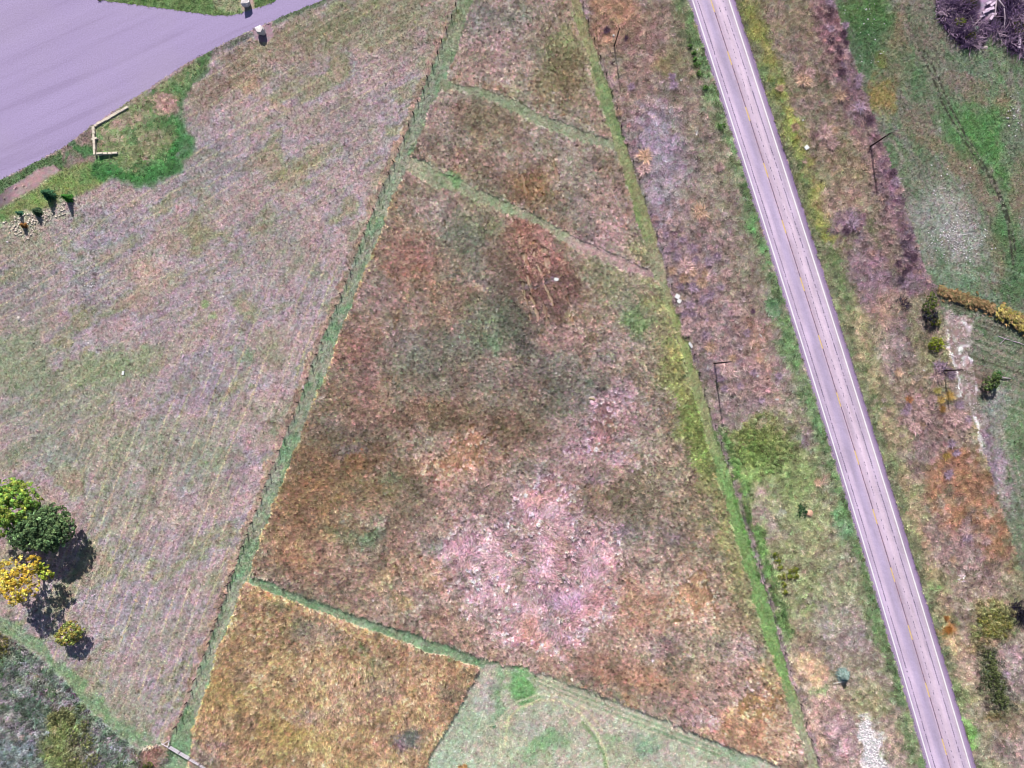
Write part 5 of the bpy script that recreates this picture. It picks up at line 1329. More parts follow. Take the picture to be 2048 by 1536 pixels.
def limbs(t, h, lobes, r0, seed, mat=bark_mat):
    r = random.Random(seed)
    m = MB()
    m.tube((0, 0, -.2), (.05, .05, h * .35), r0, r0 * .8, 10)
    m.tube((.05, .05, h * .35), (.0, .1, h * .7), r0 * .8, r0 * .45, 9)
    for lb in lobes:
        c = Vector(lb[:3])
        s0 = Vector((.03, .05, h * r.uniform(.28, .45)))
        mid_ = s0.lerp(c, .5) + Vector((r.uniform(-.3, .3), r.uniform(-.3, .3), .3))
        m.tube(s0, mid_, r0 * .5, r0 * .3, 7); m.tube(mid_, c, r0 * .3, r0 * .12, 6)
        for k in range(3):
            e_ = c + Vector((r.uniform(-.7, .7) * lb[3], r.uniform(-.7, .7) * lb[4], r.uniform(-.1, .6) * lb[5]))
            m.tube(mid_.lerp(c, .6), e_, r0 * .16, r0 * .05, 5)
    add('trunk', m.mesh('trunk'), mat, t)


def tree(label, px, py, h, lobes, nclump, per, csize, lsize, cols, seed, r0=.25, fill=.66, **kw):
    t = thing('broadleaf_tree', label, 'tree', P(px, py), 0, 'trees at the left edge')
    limbs(t, h, lobes, r0, seed)
    add('crown', crown_mesh('crown', lobes, nclump, per, csize, lsize, cols, seed, fill=fill, **kw), leaf_mat, t)
    return t


G1 = [(174, 204, 92), (146, 190, 88), (196, 210, 100), (126, 168, 84)]
G2 = [(124, 154, 104), (108, 140, 94), (142, 170, 112), (98, 126, 88)]
YE = [(255, 232, 96), (252, 216, 84), (255, 240, 124), (240, 196, 84)]
tree('large bright yellow-green tree at the left edge, highest of the three', 66, 1005, 9.0,
     [(0, .3, 5.4, 4.2, 4.0, 3.0), (-2.6, -2.0, 4.9, 3.2, 3.6, 2.6), (1.6, 2.2, 4.8, 2.8, 2.6, 2.2), (-1.2, 2.8, 5.0, 3.0, 2.6, 2.4), (-3.4, 1.0, 4.6, 2.6, 2.8, 2.2)], 620, 20, .48, .21, G1, 21)
tree('large dark green tree with the broadest crown and long shadow, left edge', 119, 1046, 9.0,
     [(0, 0, 5.6, 4.4, 3.4, 2.8), (3.1, .3, 5.0, 2.9, 3.2, 2.3), (-3.3, -1.4, 5.0, 2.9, 2.9, 2.3), (.6, -1.8, 5.0, 3.6, 2.6, 2.2), (1.8, 2.2, 5.0, 2.8, 2.2, 2.0), (-2.6, 1.6, 4.9, 2.6, 2.4, 2.0)], 700, 20, .48, .21, G2, 22)
t = tree('yellow autumn tree with gaps in its crown below the dark green tree', 84, 1137, 9.0,
         [(.6, -1.2, 6.6, 3.2, 3.0, 2.2), (-1.0, -2.8, 6.0, 2.6, 2.4, 1.9), (-2.8, 1.6, 6.0, 2.2, 1.8, 1.6), (1.4, 2.4, 6.2, 2.4, 1.7, 1.6), (-2.4, -1.0, 6.2, 2.0, 2.0, 1.6)], 270, 18, .50, .20, YE, 23, .26, .5)
add('green_bough', crown_mesh('green_bough', [(4.3, .4, 5.6, 1.3, .9, .8), (3.8, 1.8, 5.4, 1.0, .8, .7)], 46, 16, .42, .19, [(190, 212, 84), (168, 194, 80), (208, 192, 90)], 24), leaf_mat, t)
tree('small olive green tree standing alone below the yellow tree', 155, 1258, 4.6,
     [(0, 0, 2.7, 2.2, 1.9, 1.5), (-1.2, -.7, 2.4, 1.5, 1.4, 1.2), (.5, 1.2, 2.5, 1.3, 1.2, 1.1), (1.4, .2, 2.3, 1.2, 1.2, 1.0), (-.4, -1.4, 2.2, 1.3, 1.0, .9)], 190, 18, .40, .17, [(176, 184, 104), (150, 170, 94), (198, 188, 100), (188, 164, 92)], 25, .13)


def conifer(label, px, py, h, rad, cols, seed, name='young_conifer', dense=1.0, cat='conifer', group='young trees by the car park'):
    r = np.random.default_rng(seed)
    t = thing(name, label, cat, P(px, py), r.uniform(0, 6), group)
    m = MB(); m.tube((0, 0, -.1), (0, 0, h * .97), .06 + h * .008, .015, 7); add('trunk', m.mesh('trunk'), bark_mat, t)
    V, Fc, Cc = [], [], []
    nl = int(h * 7 * dense)
    for k in range(nl):
        z = h * (.1 + .9 * (k / nl) ** 1.0)
        rr_ = rad * (1 - (z / h) ** 1.25) * r.uniform(.75, 1.1) + .08
        nb = max(5, int(11 * dense * rr_ / rad) + 4)
        for b in range(nb):
            a = r.uniform(0, 6.283)
            dv = np.array([math.cos(a), math.sin(a), -.18]); sd = np.array([-dv[1], dv[0], 0])
            l = rr_ * r.uniform(.7, 1.1)
            for q in range(5):
                u = .25 + .75 * q / 4
                c = np.array([0, 0, z]) + dv * l * u
                s_ = .10 + .09 * (1 - u) * rad + .03
                tl = r.normal(0, .3, 3)
                base = len(V)
                o_ = dv * s_ * 1.3 + tl * .05; w_ = (sd + tl * .4) * s_ * .7
                V += [c - o_, c - w_, c + o_, c + w_]
                Fc.append((base, base + 1, base + 2, base + 3))
                cl = alb(cols[r.integers(len(cols))]) * math.exp(r.normal(0, .22))
                Cc += [cl] * 4
    add('crown', np_mesh('crown', V, Fc, np.clip(np.array(Cc), .004, .8)), leaf_mat, t)
    return t


DG = [(74, 124, 88), (60, 106, 78), (92, 140, 98)]
conifer('tallest young conifer in the green strip below the car park', 103, 391, 3.3, 1.25, DG, 31)
conifer('narrow young tree with bright green top, rightmost below the car park', 141, 398, 3.1, .85, [(80, 150, 62), (66, 128, 58), (96, 164, 70)], 32)
conifer('low bushy young conifer between the tall one and the rocky patch', 79, 425, 2.3, 1.0, [(86, 116, 84), (72, 100, 76), (110, 130, 96)], 33)
conifer('spindly blue-green sapling above the rocky patch', 43, 428, 1.9, .5, [(84, 140, 106), (70, 116, 92)], 34, dense=.6)
conifer('small orange-brown dead conifer in the rocky patch', 51, 452, 1.7, .65, [(176, 120, 72), (150, 96, 60), (190, 144, 84)], 35)
conifer('bluish spruce standing alone on the lower verge left of the road', 1683.5, 1347, 2.7, 1.75, [(182, 208, 202), (156, 186, 180), (206, 226, 218), (130, 160, 152)], 36, 'blue_spruce', 1.5, 'conifer', None)
m = MB(); m.tube((-.95, -.35, .35), (.95, .2, .8), .05, .05, 7)
tag(add('white_stake', m.mesh('white_stake'), scrap, None, P(1674, 1361, .25)), 'white stake leaning on the blue spruce', 'stake')


def bush(name, label, cat, px, py, rx, ry, h, cols, seed, n=40, per=14, csize=.22, lsize=.11, group=None, fill=.5, rot=0.0, ctone=.28):
    me = crown_mesh(name, [(0, 0, h * .42, rx, ry, h * .5), (rx * .35, ry * .2, h * .38, rx * .6, ry * .6, h * .4), (-rx * .35, -ry * .25, h * .36, rx * .6, ry * .6, h * .4)], n, per, csize, lsize, cols, seed, fill=fill, ctone=ctone)
    o = add(name, me, leaf_mat, None, P(px, py))
    o.rotation_euler = (0, 0, rot)
    tag(o, label, cat, group)
    return o


YG = [(150, 160, 66), (128, 146, 60), (172, 176, 84)]
BG = [(106, 150, 76), (88, 130, 64), (128, 168, 92)]
for i, (px, py, r_) in enumerate([(1379, 94, .5), (1387, 108, .5), (1388, 120, .4), (1394, 131, .65), (1398, 149, .6), (1409, 177, .6), (1441, 254, .9)]):
    bush('roadside_shrub', 'lone bright green shrub touching the left road edge below the row' if i == 6 else 'small green shrub, ' + ordinal(i, 6) + ' in the row along the upper left road edge', 'shrub', px, py, r_, r_ * .85, .9, BG, 40 + i, 26, 12, .18, .1, 'green shrubs along the road edge')
for i, (px, py, r_) in enumerate([(1580, 1140, .62), (1591, 1138, .6), (1590, 1151, .6), (1578, 1152, .5)]):
    bush('goldenrod_shrub', ['left', 'top right', 'bottom right', 'bottom left'][i] + ' yellow-green shrub in the cluster of four on the lower verge', 'shrub', px, py, r_, r_, .9, YG, 50 + i, 24, 12, .2, .1, 'cluster of yellow-green shrubs')
for i, (px, py, r_) in enumerate([(1549, 1108, .6), (1553, 1121, .7), (1559, 1134, .5), (1562, 1152, .75), (1565, 1168, .6), (1568, 1182, .5)]):
    bush('goldenrod_shrub', 'yellow-green shrub, ' + ordinal(i, 6) + ' in the column right of the fence weeds', 'shrub', px, py, r_, r_ * 1.1, .9, YG, 60 + i, 24, 12, .2, .1, 'column of yellow-green shrubs by the fence')
bush('dark_weed_plant', 'dark green leafy plant touching the round tan boulder', 'plant', 1603, 1022, 1.1, 1.5, .8, [(78, 116, 76), (62, 98, 66), (96, 136, 88)], 70, 46, 14, .25, .12)
bush('green_shrub', 'yellow-green shrub right of the road at the border of the rough yard', 'shrub', 1868, 690, 1.5, 1.35, 1.9, [(160, 174, 58), (136, 154, 52), (178, 186, 80)], 71, 70, 14, .28, .13)
bush('tall_shrub', 'olive green shrub, upper one of the dark pair right of the road', 'shrub', 1854, 608, 1.3, 2.3, 2.6, [(132, 146, 74), (112, 128, 66), (96, 112, 66)], 72, 90, 14, .28, .13)
bush('dark_shrub', 'nearly black shrub, lower one of the dark pair right of the road', 'shrub', 1855, 634, 1.4, 1.5, 2.6, [(62, 60, 78), (52, 52, 70), (84, 92, 66)], 73, 80, 14, .28, .13)
bush('olive_shrub', 'small olive shrub at the foot of the dark pair right of the road', 'shrub', 1864, 646, 1.3, .7, 1.7, [(156, 158, 72), (128, 134, 70)], 74, 40, 14, .25, .12)
t = thing('small_evergreen', 'dark green rounded tree with bright top right of the dirt track', 'tree', P(1974, 765))
lb = [(0, 0, 1.4, 1.35, 1.2, 1.0), (.7, .9, 1.5, .9, .9, .9), (-.6, -.6, 1.2, 1.0, .9, .8)]
limbs(t, 2.4, lb, .1, 75)
add('crown', crown_mesh('crown', lb, 120, 16, .3, .13, [(100, 122, 72), (84, 106, 64), (122, 138, 84)], 75), leaf_mat, t)
bush('green_bush', 'bright green bush against the upper right of the small rounded tree', 'bush', 1989, 751, .8, .9, 1.6, [(96, 156, 80), (80, 134, 70)], 76, 40, 14, .24, .12)
for i, (px, py, rx, ry, rot) in enumerate([(127, 1423, 1.7, 1.4, 0), (112, 1432, 1.1, 1.1, 0), (145, 1436, 1.0, 1.2, .4)]):
    bush('olive_bush', ['middle', 'left', 'right'][i] + ' olive bush of the upper trio inside the grey-green weeds', 'bush', px, py, rx, ry, 1.4, [(140, 142, 96), (120, 126, 88), (152, 152, 104)], 80 + i, 70, 14, .3, .12, 'olive bushes in the weeds', rot=rot)
for i, (px, py, rx, ry, rot) in enumerate([(148, 1468, 1.3, 1.9, .5), (180, 1478, 1.5, 1.9, .2), (192, 1513, 1.5, 1.6, 0), (148, 1518, 1.6, 1.6, 0), (170, 1532, 1.4, 1.1, 0), (172, 1446, 1.1, 1.2, .3)]):
    bush('yellowish_bush', ['upper left', 'right-hand', 'lower right', 'lower left', 'bottommost', 'topmost'][i] + ' yellowish bush in the group at the bottom edge of the weeds', 'bush', px, py, rx, ry, 1.4, [(150, 158, 104), (124, 134, 94), (168, 172, 116), (140, 130, 120)], 85 + i, 90, 14, .3, .12, 'yellowish bushes at the bottom edge', rot=rot)
bush('olive_bush', 'dark olive bush cut by the left edge above the weeds', 'bush', 5, 1292, 2.0, 2.8, 2.0, [(112, 112, 60), (92, 94, 54), (132, 128, 70)], 92, 90, 14, .3, .12)
bush('corner_bush', 'small green bush in the weeds beside the rail fence corner', 'bush', 296, 1530, 1.4, 1.0, 1.0, [(120, 122, 70), (100, 108, 70)], 93, 40, 14, .25, .12)
for i, (px, py, rx, ry) in enumerate([(1975, 1318, 1.0, 2.2), (1984, 1340, .9, 2.4), (1994, 1362, 1.0, 2.6), (1972, 1352, .9, 2.2), (1986, 1385, 1.0, 2.2), (2000, 1398, 1.0, 2.4)]):
    bush('dark_weed_shrub', ['topmost', 'second right-hand', 'third right-hand', 'lower left', 'second lowest', 'lowest'][i] + ' dark green weed shrub in the slanting rows, lower right', 'shrub', px, py, rx, ry, 1.9, [(112, 124, 78), (92, 104, 68), (134, 142, 96)], 100 + i, 60, 14, .26, .12, 'slanting dark weed rows', rot=.25)
for i, (px, py, rx, ry) in enumerate([(1965, 1240, 1.6, .9), (1988, 1228, 1.8, .9), (1980, 1250, 2.0, .9), (2005, 1246, 1.6, .8), (1992, 1266, 1.8, .8), (1970, 1262, 1.2, .8)]):
    bush('yellow_weed_shrub', ['upper left', 'topmost', 'central', 'rightmost', 'lowest', 'lower left'][i] + ' yellow-green weed shrub in the patch left of the blackish shrubs', 'shrub', px, py, rx, ry, 1.2, [(166, 164, 88), (144, 148, 76), (182, 166, 104)], 110 + i, 50, 14, .26, .11, 'yellow-green weed patch', rot=-.4)


# ------------------------------------------------------------------ pale straw tufts on the verges: one mesh per variant, one object per tuft
def tuft_mesh(name, n, seed, rise=.75, width=.045, tall=1.0):
    V, Fc, T = blades(n, seed, .22, rise, width, 1.0, .6)
    V2, F2, T2 = blades(n, seed + 1, .38, rise * 2.0, width * .9, .8, .7)
    Fc = np.concatenate([Fc, F2 + len(V)]); V = np.concatenate([V, V2]); T = np.concatenate([T, T2])
    r = np.random.default_rng(seed)
    bl = np.repeat(r.normal(-.12, .30, (len(V) // 5, 1)) + r.normal(0, .06, (len(V) // 5, 3)), 5, 0)
    col = np.clip(T[:, None] * (1 + bl) * np.array([1, 1, 1]), .3, 1.6)
    V = V * np.array([1, 1, tall])
    return np_mesh(name, V, Fc, col)


TUFTS = [tuft_mesh('straw_tuft', 120, 200 + k) for k in range(4)]
for me in TUFTS:
    me.materials.append(straw_mat)
PINK, MAUVE, GOLD, DARK, TAN = (226, 192, 190), (196, 170, 190), (220, 186, 116), (120, 94, 112), (224, 190, 166)


HUE = lambda c: 'dark purple' if max(c) < 150 else ('golden' if c[2] < 130 else ('mauve' if c[2] > c[0] - 12 else ('tan' if c[2] < 176 else 'pale pink')))


def tufts(items, label, group):
    ranks = {id(it): k for k, it in enumerate(sorted(items, key=lambda q: q[1]))}
    for i, it in enumerate(items):
        px, py, r_, c = it[:4]
        o = bpy.data.objects.new('straw_tuft', TUFTS[(i * 7 + int(px)) % 4])
        COL.objects.link(o)
        o.location = P(px, py)
        o.rotation_euler = (random.gauss(0, .08), random.gauss(0, .08), random.uniform(0, 6.28))
        s_ = r_ * .1
        s_ *= 1.12
        o.scale = (s_, s_ * random.uniform(.8, 1.15), min(2.0, .7 + s_ * .7))
        a_ = alb(c, 1.5) * math.exp(random.gauss(0, .12))
        o.color = (*np.clip(a_, 0, 1), 1)
        tag(o, it[4] if len(it) > 4 else HUE(c) + ' tuft, ' + ordinal(ranks[id(it)], len(items)) + ' ' + label, 'grass tuft', group)


tufts([(1372, 533, 19, PINK), (1399, 538, 13, PINK), (1367, 557, 16, TAN), (1401, 565, 17, TAN), (1343, 541, 13, TAN), (1452, 546, 14, PINK), (1433, 514, 12, MAUVE), (1383, 498, 14, MAUVE), (1401, 621, 14, PINK),
       (1421, 647, 11, PINK), (1399, 650, 12, PINK), (1372, 642, 13, PINK), (1371, 663, 14, PINK), (1420, 695, 15, TAN), (1431, 693, 10, PINK), (1386, 576, 14, MAUVE), (1420, 590, 13, MAUVE), (1352, 515, 12, MAUVE), (1345, 490, 11, MAUVE),
       (1405, 600, 12, MAUVE), (1378, 610, 12, MAUVE), (1425, 560, 12, PINK), (1440, 575, 11, MAUVE), (1385, 545, 13, TAN), (1415, 525, 12, MAUVE), (1365, 480, 10, MAUVE), (1330, 470, 10, MAUVE), (1335, 500, 9, MAUVE), (1410, 670, 12, MAUVE), (1384, 630, 10, MAUVE), (1360, 530, 10, PINK), (1390, 520, 11, MAUVE), (1408, 545, 11, TAN), (1360, 575, 11, MAUVE), (1392, 592, 12, PINK), (1355, 620, 9, PINK), (1368, 628, 10, MAUVE)],
      'in the crowd between fence and road', 'crowded straw tufts by the roadside fence')
tufts([(1447, 685, 12, PINK), (1463, 717, 12, TAN), (1449, 733, 17, PINK), (1457, 746, 15, PINK), (1430, 742, 12, MAUVE), (1463, 778, 16, PINK), (1448, 776, 11, MAUVE), (1478, 772, 10, MAUVE), (1440, 757, 12, MAUVE)],
      'around the foot of the brown crossarm pole', 'straw tufts around the brown pole')
tufts([(1492, 666, 10, MAUVE), (1511, 733, 13, PINK), (1516, 765, 13, PINK), (1516, 786, 12, PINK), (1517, 720, 10, TAN), (1506, 745, 10, MAUVE), (1521, 800, 9, MAUVE)],
      'of the column between brown pole and road', 'column of straw tufts left of the road')
tufts([(1473, 623, 11, PINK, 'lone pale tuft left of the road, above a column of mauve tufts'), (1505, 623, 7, DARK, 'small dark tuft close left of the road amid short brown grass'),
       (1556, 752, 11, MAUVE, 'mauve tuft nearest the left road edge, right of the column'), (1634, 964, 12, TAN, 'pale spiky tuft above the round tan boulder, near the road'),
       (1602, 1295, 9, PINK, 'small pink tuft on the lower verge above the blue spruce'), (1438, 337, 13, PINK, 'pale tuft on the verge left of the road, below the green shrub'),
       (1399, 425, 20, TAN, 'large ragged tan tuft left of the road above the crowded patch'), (1405, 445, 14, PINK, 'pink tuft touching the lower side of the large ragged tan tuft'),
       (1288, 314, 20, TAN, 'tall tan tuft at the roadside fence, upper of the fence pair'), (1286, 340, 16, PINK, 'pink tuft at the roadside fence, lower of the fence pair'), (1310, 438, 10, PINK, 'small pink tuft hugging the roadside fence below the fence pair'),
       (1344, 155, 11, MAUVE, 'upper end of the long mauve tuft left of the upper road'), (1347, 172, 12, MAUVE, 'lower end of the long mauve tuft left of the upper road'), (1213, 62, 10, DARK, 'dark weed tuft by the white-topped marker post'), (1262, 175, 10, MAUVE, 'dark mauve tuft right of the thin brown pole shadow'), (1237, 228, 10, TAN, 'tan tuft beside the end of the thin pole shadow'), (1252, 77, 7, DARK, 'small dark tuft right of the thin brown pole')],
      '', 'single straw tufts left of the road')
tufts([(1605, 162, 19, TAN, 'large tan tuft right of the upper road, biggest of its trio'), (1618, 147, 14, PINK, 'pink tuft at the upper right of the big tan tuft'), (1558, 178, 11, TAN, 'small tan tuft closest to the upper right road edge'), (1588, 256, 12, TAN, 'tan tuft just above the white utility box'),
       (1648, 268, 20, PINK, 'large pale pink tuft right of the white utility box, upper one'), (1662, 288, 17, PINK, 'large pale pink tuft right of the white utility box, lower one'), (1668, 262, 11, TAN, 'tan tuft at the right of the large pale pink pair'), (1678, 194, 16, TAN, 'tan tuft between the road and the upper green field'), (1716, 216, 15, MAUVE, 'mauve tuft near the green field border above the black pole'),
       (1737, 240, 13, DARK, 'dark tuft at the field border above the black pole'), (1783, 348, 12, DARK, 'upper dark purple tuft at the field border below the black pole'), (1789, 364, 13, MAUVE, 'middle purple tuft at the field border below the black pole'), (1797, 382, 11, PINK, 'lower pinkish tuft at the field border below the black pole'), (1703, 448, 17, MAUVE, 'mauve tuft on the verge well below the black pole'), (1690, 462, 12, DARK, 'dark tuft at the lower left of the mauve verge tuft'), (1738, 305, 8, DARK, 'dark tuft at the foot of the black pole by the green field')],
      '', 'single straw tufts right of the road')
tufts([(1650 + random.uniform(-22, 30) + (y - 20) * .31, y, random.uniform(8, 12), random.choice([DARK, MAUVE, DARK, (140, 108, 118)])) for y in (5, 14, 24, 33, 42, 52, 60, 70, 79, 88, 98, 108, 120, 132, 145, 158, 172, 186)],
      'in the brushy band along the upper green field', 'dark brushy band along the upper field')
tufts([(1815 + random.uniform(-22, 22), y, random.uniform(9, 13), random.choice([DARK, DARK, MAUVE, (118, 100, 116)])) for y in (478, 488, 496, 505, 512, 520, 528, 536, 545, 552, 560, 570)],
      'in the dark band left of the field corner', 'dark band at the field corner')
tufts([(1871, 753, 19, PINK, 'large pinkish bush-like tuft left of the black pole by the track'), (1877, 732, 16, MAUVE, 'purple tuft above the foot of the black pole by the track'), (1900, 749, 14, MAUVE, 'purple tuft right under the black pole by the track'), (1794, 745, 12, TAN, 'tan tuft alone left of the purple pole bush'), (1896, 792, 13, GOLD, 'golden tuft below the black pole, largest golden one'), (1880, 800, 11, GOLD, 'golden tuft left of the largest golden one'), (1882, 817, 10, (196, 152, 96), 'tan-gold tuft lowest in the golden group'), (1872, 782, 10, (188, 178, 110), 'greenish gold tuft highest in the golden group'), (1816, 800, 10, (200, 142, 100), 'reddish tan tuft left of the golden group'), (1890, 911, 11, GOLD, 'straw-yellow tuft at the top of the rust patch')],
      '', 'tufts around the track pole')
tufts([(1861, 798, 12, PINK), (1837, 803, 11, PINK), (1839, 825, 15, PINK), (1812, 837, 13, PINK), (1851, 837, 13, PINK), (1826, 856, 17, PINK), (1842, 850, 11, TAN), (1815, 812, 11, MAUVE), (1808, 824, 11, MAUVE)],
      'in the left cluster below the golden tufts', 'left cluster of pale tufts')
tufts([(1915, 809, 13, MAUVE), (1906, 838, 17, PINK), (1925, 850, 15, PINK), (1892, 833, 13, PINK), (1918, 830, 13, PINK), (1932, 838, 11, MAUVE), (1900, 887, 12, MAUVE), (1910, 905, 11, MAUVE)],
      'in the right cluster beside the dirt track', 'right cluster of pale tufts')
tufts([(1925, 1059, 15, PINK), (1932, 1074, 13, MAUVE), (1890, 1100, 14, PINK), (1922, 1110, 14, PINK), (1970, 1081, 12, PINK), (1947, 1132, 10, PINK), (1894, 948, 13, MAUVE), (1903, 1118, 10, TAN)],
      'in or below the rust-coloured patch', 'spiky tufts around the rust patch')
tufts([(1995, 1311, 14, PINK, 'pale tuft above the dark weed rows at lower right'), (1895, 1258, 10, (184, 124, 66), 'orange tuft on the lower verge right of the road'), (1890, 1235, 8, (176, 124, 76), 'smaller orange tuft just above the other orange tuft'), (1846, 1088, 10, TAN, 'tan tuft on the verge right of the road across from the boulder'), (2008, 1345, 12, MAUVE, 'mauve tuft right of the dark weed rows'),
       (930, 1532, 9, (226, 182, 130), 'straw heap on the pale mown yard at the bottom edge'), (922, 1534, 8, (220, 176, 126), 'smaller straw heap beside the other at the bottom edge'), (75, 1354, 9, (196, 164, 120), 'tan grass tuft inside the grey-green weeds')],
      '', 'single tufts at the bottom')

# ------------------------------------------------------------------ golden hedge rows at the right border
def hedge(name, label, a, b, wid, h, cols, seed, n):
    r = np.random.default_rng(seed)
    A, B = P(*a), P(*b)
    d = (B - A); L_ = d.length; ang = math.atan2(d.y, d.x)
    V, Fc, Cc = [], [], []
    for i in range(n):
        V1, F1, T1 = blades(7, int(r.integers(1e6)), .15, .75, .13, 1.0, .8, dirv=r.normal(-.5, .7))
        x, y = r.uniform(0, L_), r.normal(0, wid * .30)
        zz = h * max(.15, 1 - (y / wid * 1.5) ** 2) * r.uniform(.3, .75)
        k = len(V)
        V += [(v[0] * .9 + x, v[1] * .9 + y, v[2] * .8 + zz) for v in V1]
        Fc += [tuple(q + k for q in f) for f in F1]
        c = alb(cols[int(r.integers(len(cols)))]) * math.exp(r.normal(0, .25))
        Cc += [np.clip(c * t_, .004, .8) for t_ in T1]
    t = thing(name, label, 'hedge', A, ang, 'grass hedges at the right border')
    add('foliage', np_mesh('foliage', V, Fc, np.array(Cc)), leaf_mat, t)
    m = MB()
    for i in range(int(L_ / .8)):
        x = i * .8 + r.uniform(0, .3); y = r.normal(0, wid * .15)
        m.tube((x, y, -.05), (x + r.normal(0, .1), y + r.normal(0, .1), h * .7), .03, .012, 5)
    add('stems', m.mesh('stems'), bark_mat, t)


hedge('golden_hedge', 'tall golden grass hedge at the right edge with dark shadow below', (1990, 620), (2075, 664), 2.7, 1.7, [(214, 196, 116), (196, 178, 100), (228, 208, 140), (206, 172, 122), (150, 150, 84)], 5, 330)
hedge('rusty_hedge', 'lower rusty brown grass hedge running up-left from the golden one', (1874, 579), (1984, 617), 1.9, .9, [(172, 140, 104), (156, 130, 92), (186, 152, 116), (148, 138, 96)], 6, 330)


# ------------------------------------------------------------------ bare brush, logs and slabs in the upper right corner
def twig_mesh(name, n, seed, L0=2.0):
    r = random.Random(seed)
    m = MB()
    for i in range(n):
        a, e_ = r.uniform(0, 6.28), r.uniform(.05, 1.15)
        p = Vector((r.gauss(0, .45), r.gauss(0, .45), 0))
        d = Vector((math.cos(a) * math.cos(e_), math.sin(a) * math.cos(e_), math.sin(e_)))
        l = L0 * r.uniform(.6, 1.1)
        q = p + d * l * .55
        d2 = (d + Vector((r.gauss(0, .3), r.gauss(0, .3), r.gauss(0, .2)))).normalized()
        m.tube(p, q, .07, .05, 4, False); m.tube(q, q + d2 * l * .5, .05, .02, 4, False)
    return m.mesh(name)


twig_mat = attr_mat('bare_twigs', 'none', grain=.2)
m_, t_, b_ = new_mat('purple_grey_twigs')
oi = N(t_, 'ShaderNodeObjectInfo'); t_.links.new(oi.outputs['Color'], b_.inputs['Base Color'])
twig_mat = m_
TW = [twig_mesh('bare_bush', 52, 300 + k) for k in range(4)]
for me in TW:
    me.materials.append(twig_mat)


def bare(items, label, group, cat='bare bush'):
    ranks = {id(it): k for k, it in enumerate(sorted(items, key=lambda q: q[1]))}
    for i, it in enumerate(items):
        px, py, s_, c = it[:4]
        o = bpy.data.objects.new('bare_bush', TW[i % 4]); COL.objects.link(o)
        o.location = P(px, py); o.rotation_euler = (0, 0, random.uniform(0, 6.28)); o.scale = (s_, s_, s_ * random.uniform(.8, 1.1))
        o.color = (*alb(c), 1)
        tag(o, it[4] if len(it) > 4 else 'leafless bush, ' + ordinal(ranks[id(it)], len(items)) + ' ' + label, cat, group)


PT = [(186, 156, 188), (130, 104, 146), (210, 182, 204), (104, 80, 118)]
bare([(x, y, s, PT[i % 4]) for i, (x, y, s) in enumerate([(1883, 8, 1.2), (1900, 6, 1.2), (1886, 26, 1.2), (1905, 24, 1.4), (1922, 10, 1.2), (1893, 44, 1.2), (1912, 42, 1.3), (1930, 32, 1.3), (1904, 60, 1.2), (1922, 58, 1.3), (1940, 52, 1.2), (1918, 74, 1.2), (1936, 74, 1.3), (1928, 88, 1.0), (1945, 84, 1.2), (1958, 70, 1.1), (1962, 54, 1.0), (1944, 30, 1.0), (1952, 88, .9)])],
     'in the left half of the brush pile', 'bare bushes in the brush pile, left half')
bare([(x, y, s, PT[(i + 1) % 4]) for i, (x, y, s) in enumerate([(1985, 58, 1.0), (1995, 70, 1.1), (2008, 60, 1.1), (2020, 40, 1.3), (2030, 20, 1.3), (2042, 5, 1.3), (2018, 8, 1.2), (2015, 84, 1.1), (2028, 66, 1.3), (2042, 45, 1.3), (2026, 96, 1.1), (2044, 108, 1.0), (2010, 26, 1.0), (2050, 75, 1.2)])],
     'in the right half of the brush pile', 'bare bushes in the brush pile, right half')
for i, (px, py, rx, ry, lab) in enumerate([(1936, 8, 1.4, 1.0, 'dark green leafy clump at the top of the brush pile'), (1915, 48, 1.2, .9, 'yellow-green leafy clump in the middle of the brush pile'), (1937, 74, 1.3, .9, 'olive leafy clump at the lower tip of the left brush half'), (2032, 58, 1.6, 1.4, 'olive leafy clump right of the upright log in the brush'), (1945, 64, .7, .7, 'grey-green leafy clump beside the pale stick in the brush')]):
    bush('leafy_clump', lab, 'bush', px, py, rx, ry, 1.5, [[(70, 84, 62), (96, 84, 60)], [(150, 158, 72), (110, 128, 66)], [(140, 138, 62), (96, 110, 66)], [(118, 116, 68), (94, 96, 62)], [(150, 160, 156), (110, 126, 110)]][i], 130 + i, 50, 12, .25, .11, 'leafy clumps in the brush pile')
slab_mat = plain('pale_rubble', (240, 214, 240), .16, 2, .9, .4)
for i, (px, py, lx, ly, rot, lab) in enumerate([(1977, 20, 1.9, .5, 18, 'long white slab in the middle of the rubble at the brush pile'), (1984, 10, 1.5, .4, 40, 'white slab at the top of the rubble by the brush pile'), (1968, 26, 1.6, .45, 22, 'grey-white slab left in the rubble by the brush pile'), (1986, 30, 1.0, .35, 8, 'short white slab right in the rubble by the brush pile'), (1974, 8, 1.2, .4, 30, 'pale slab upper left in the rubble by the brush pile'), (1980, 38, 1.1, .4, 55, 'lowest pale slab in the rubble by the brush pile'), (1962, 34, 1.2, .35, 20, 'pale slab at the lower left end of the rubble'), (2036, 84, .55, 3.0, -6, 'upright pale plank at the right edge below the brush'), (2047.5, 92, .5, 3.4, -3, 'pale plank cut by the right edge below the brush')]):
    m = MB(); m.box((0, 0, 0), (lx, ly, .25), 0, (.06 * (-1) ** i, .08), .06)
    o = add('slab' if i < 7 else 'plank', m.mesh('slab', .02), slab_mat, None, P(px, py, .35 + .1 * (i % 3))); o.rotation_euler = (0, 0, R(rot))
    tag(o, lab, 'slab' if i < 7 else 'plank', 'pale rubble')
log_mat = plain('bleached_log', (206, 186, 200), .2, 3, .9)
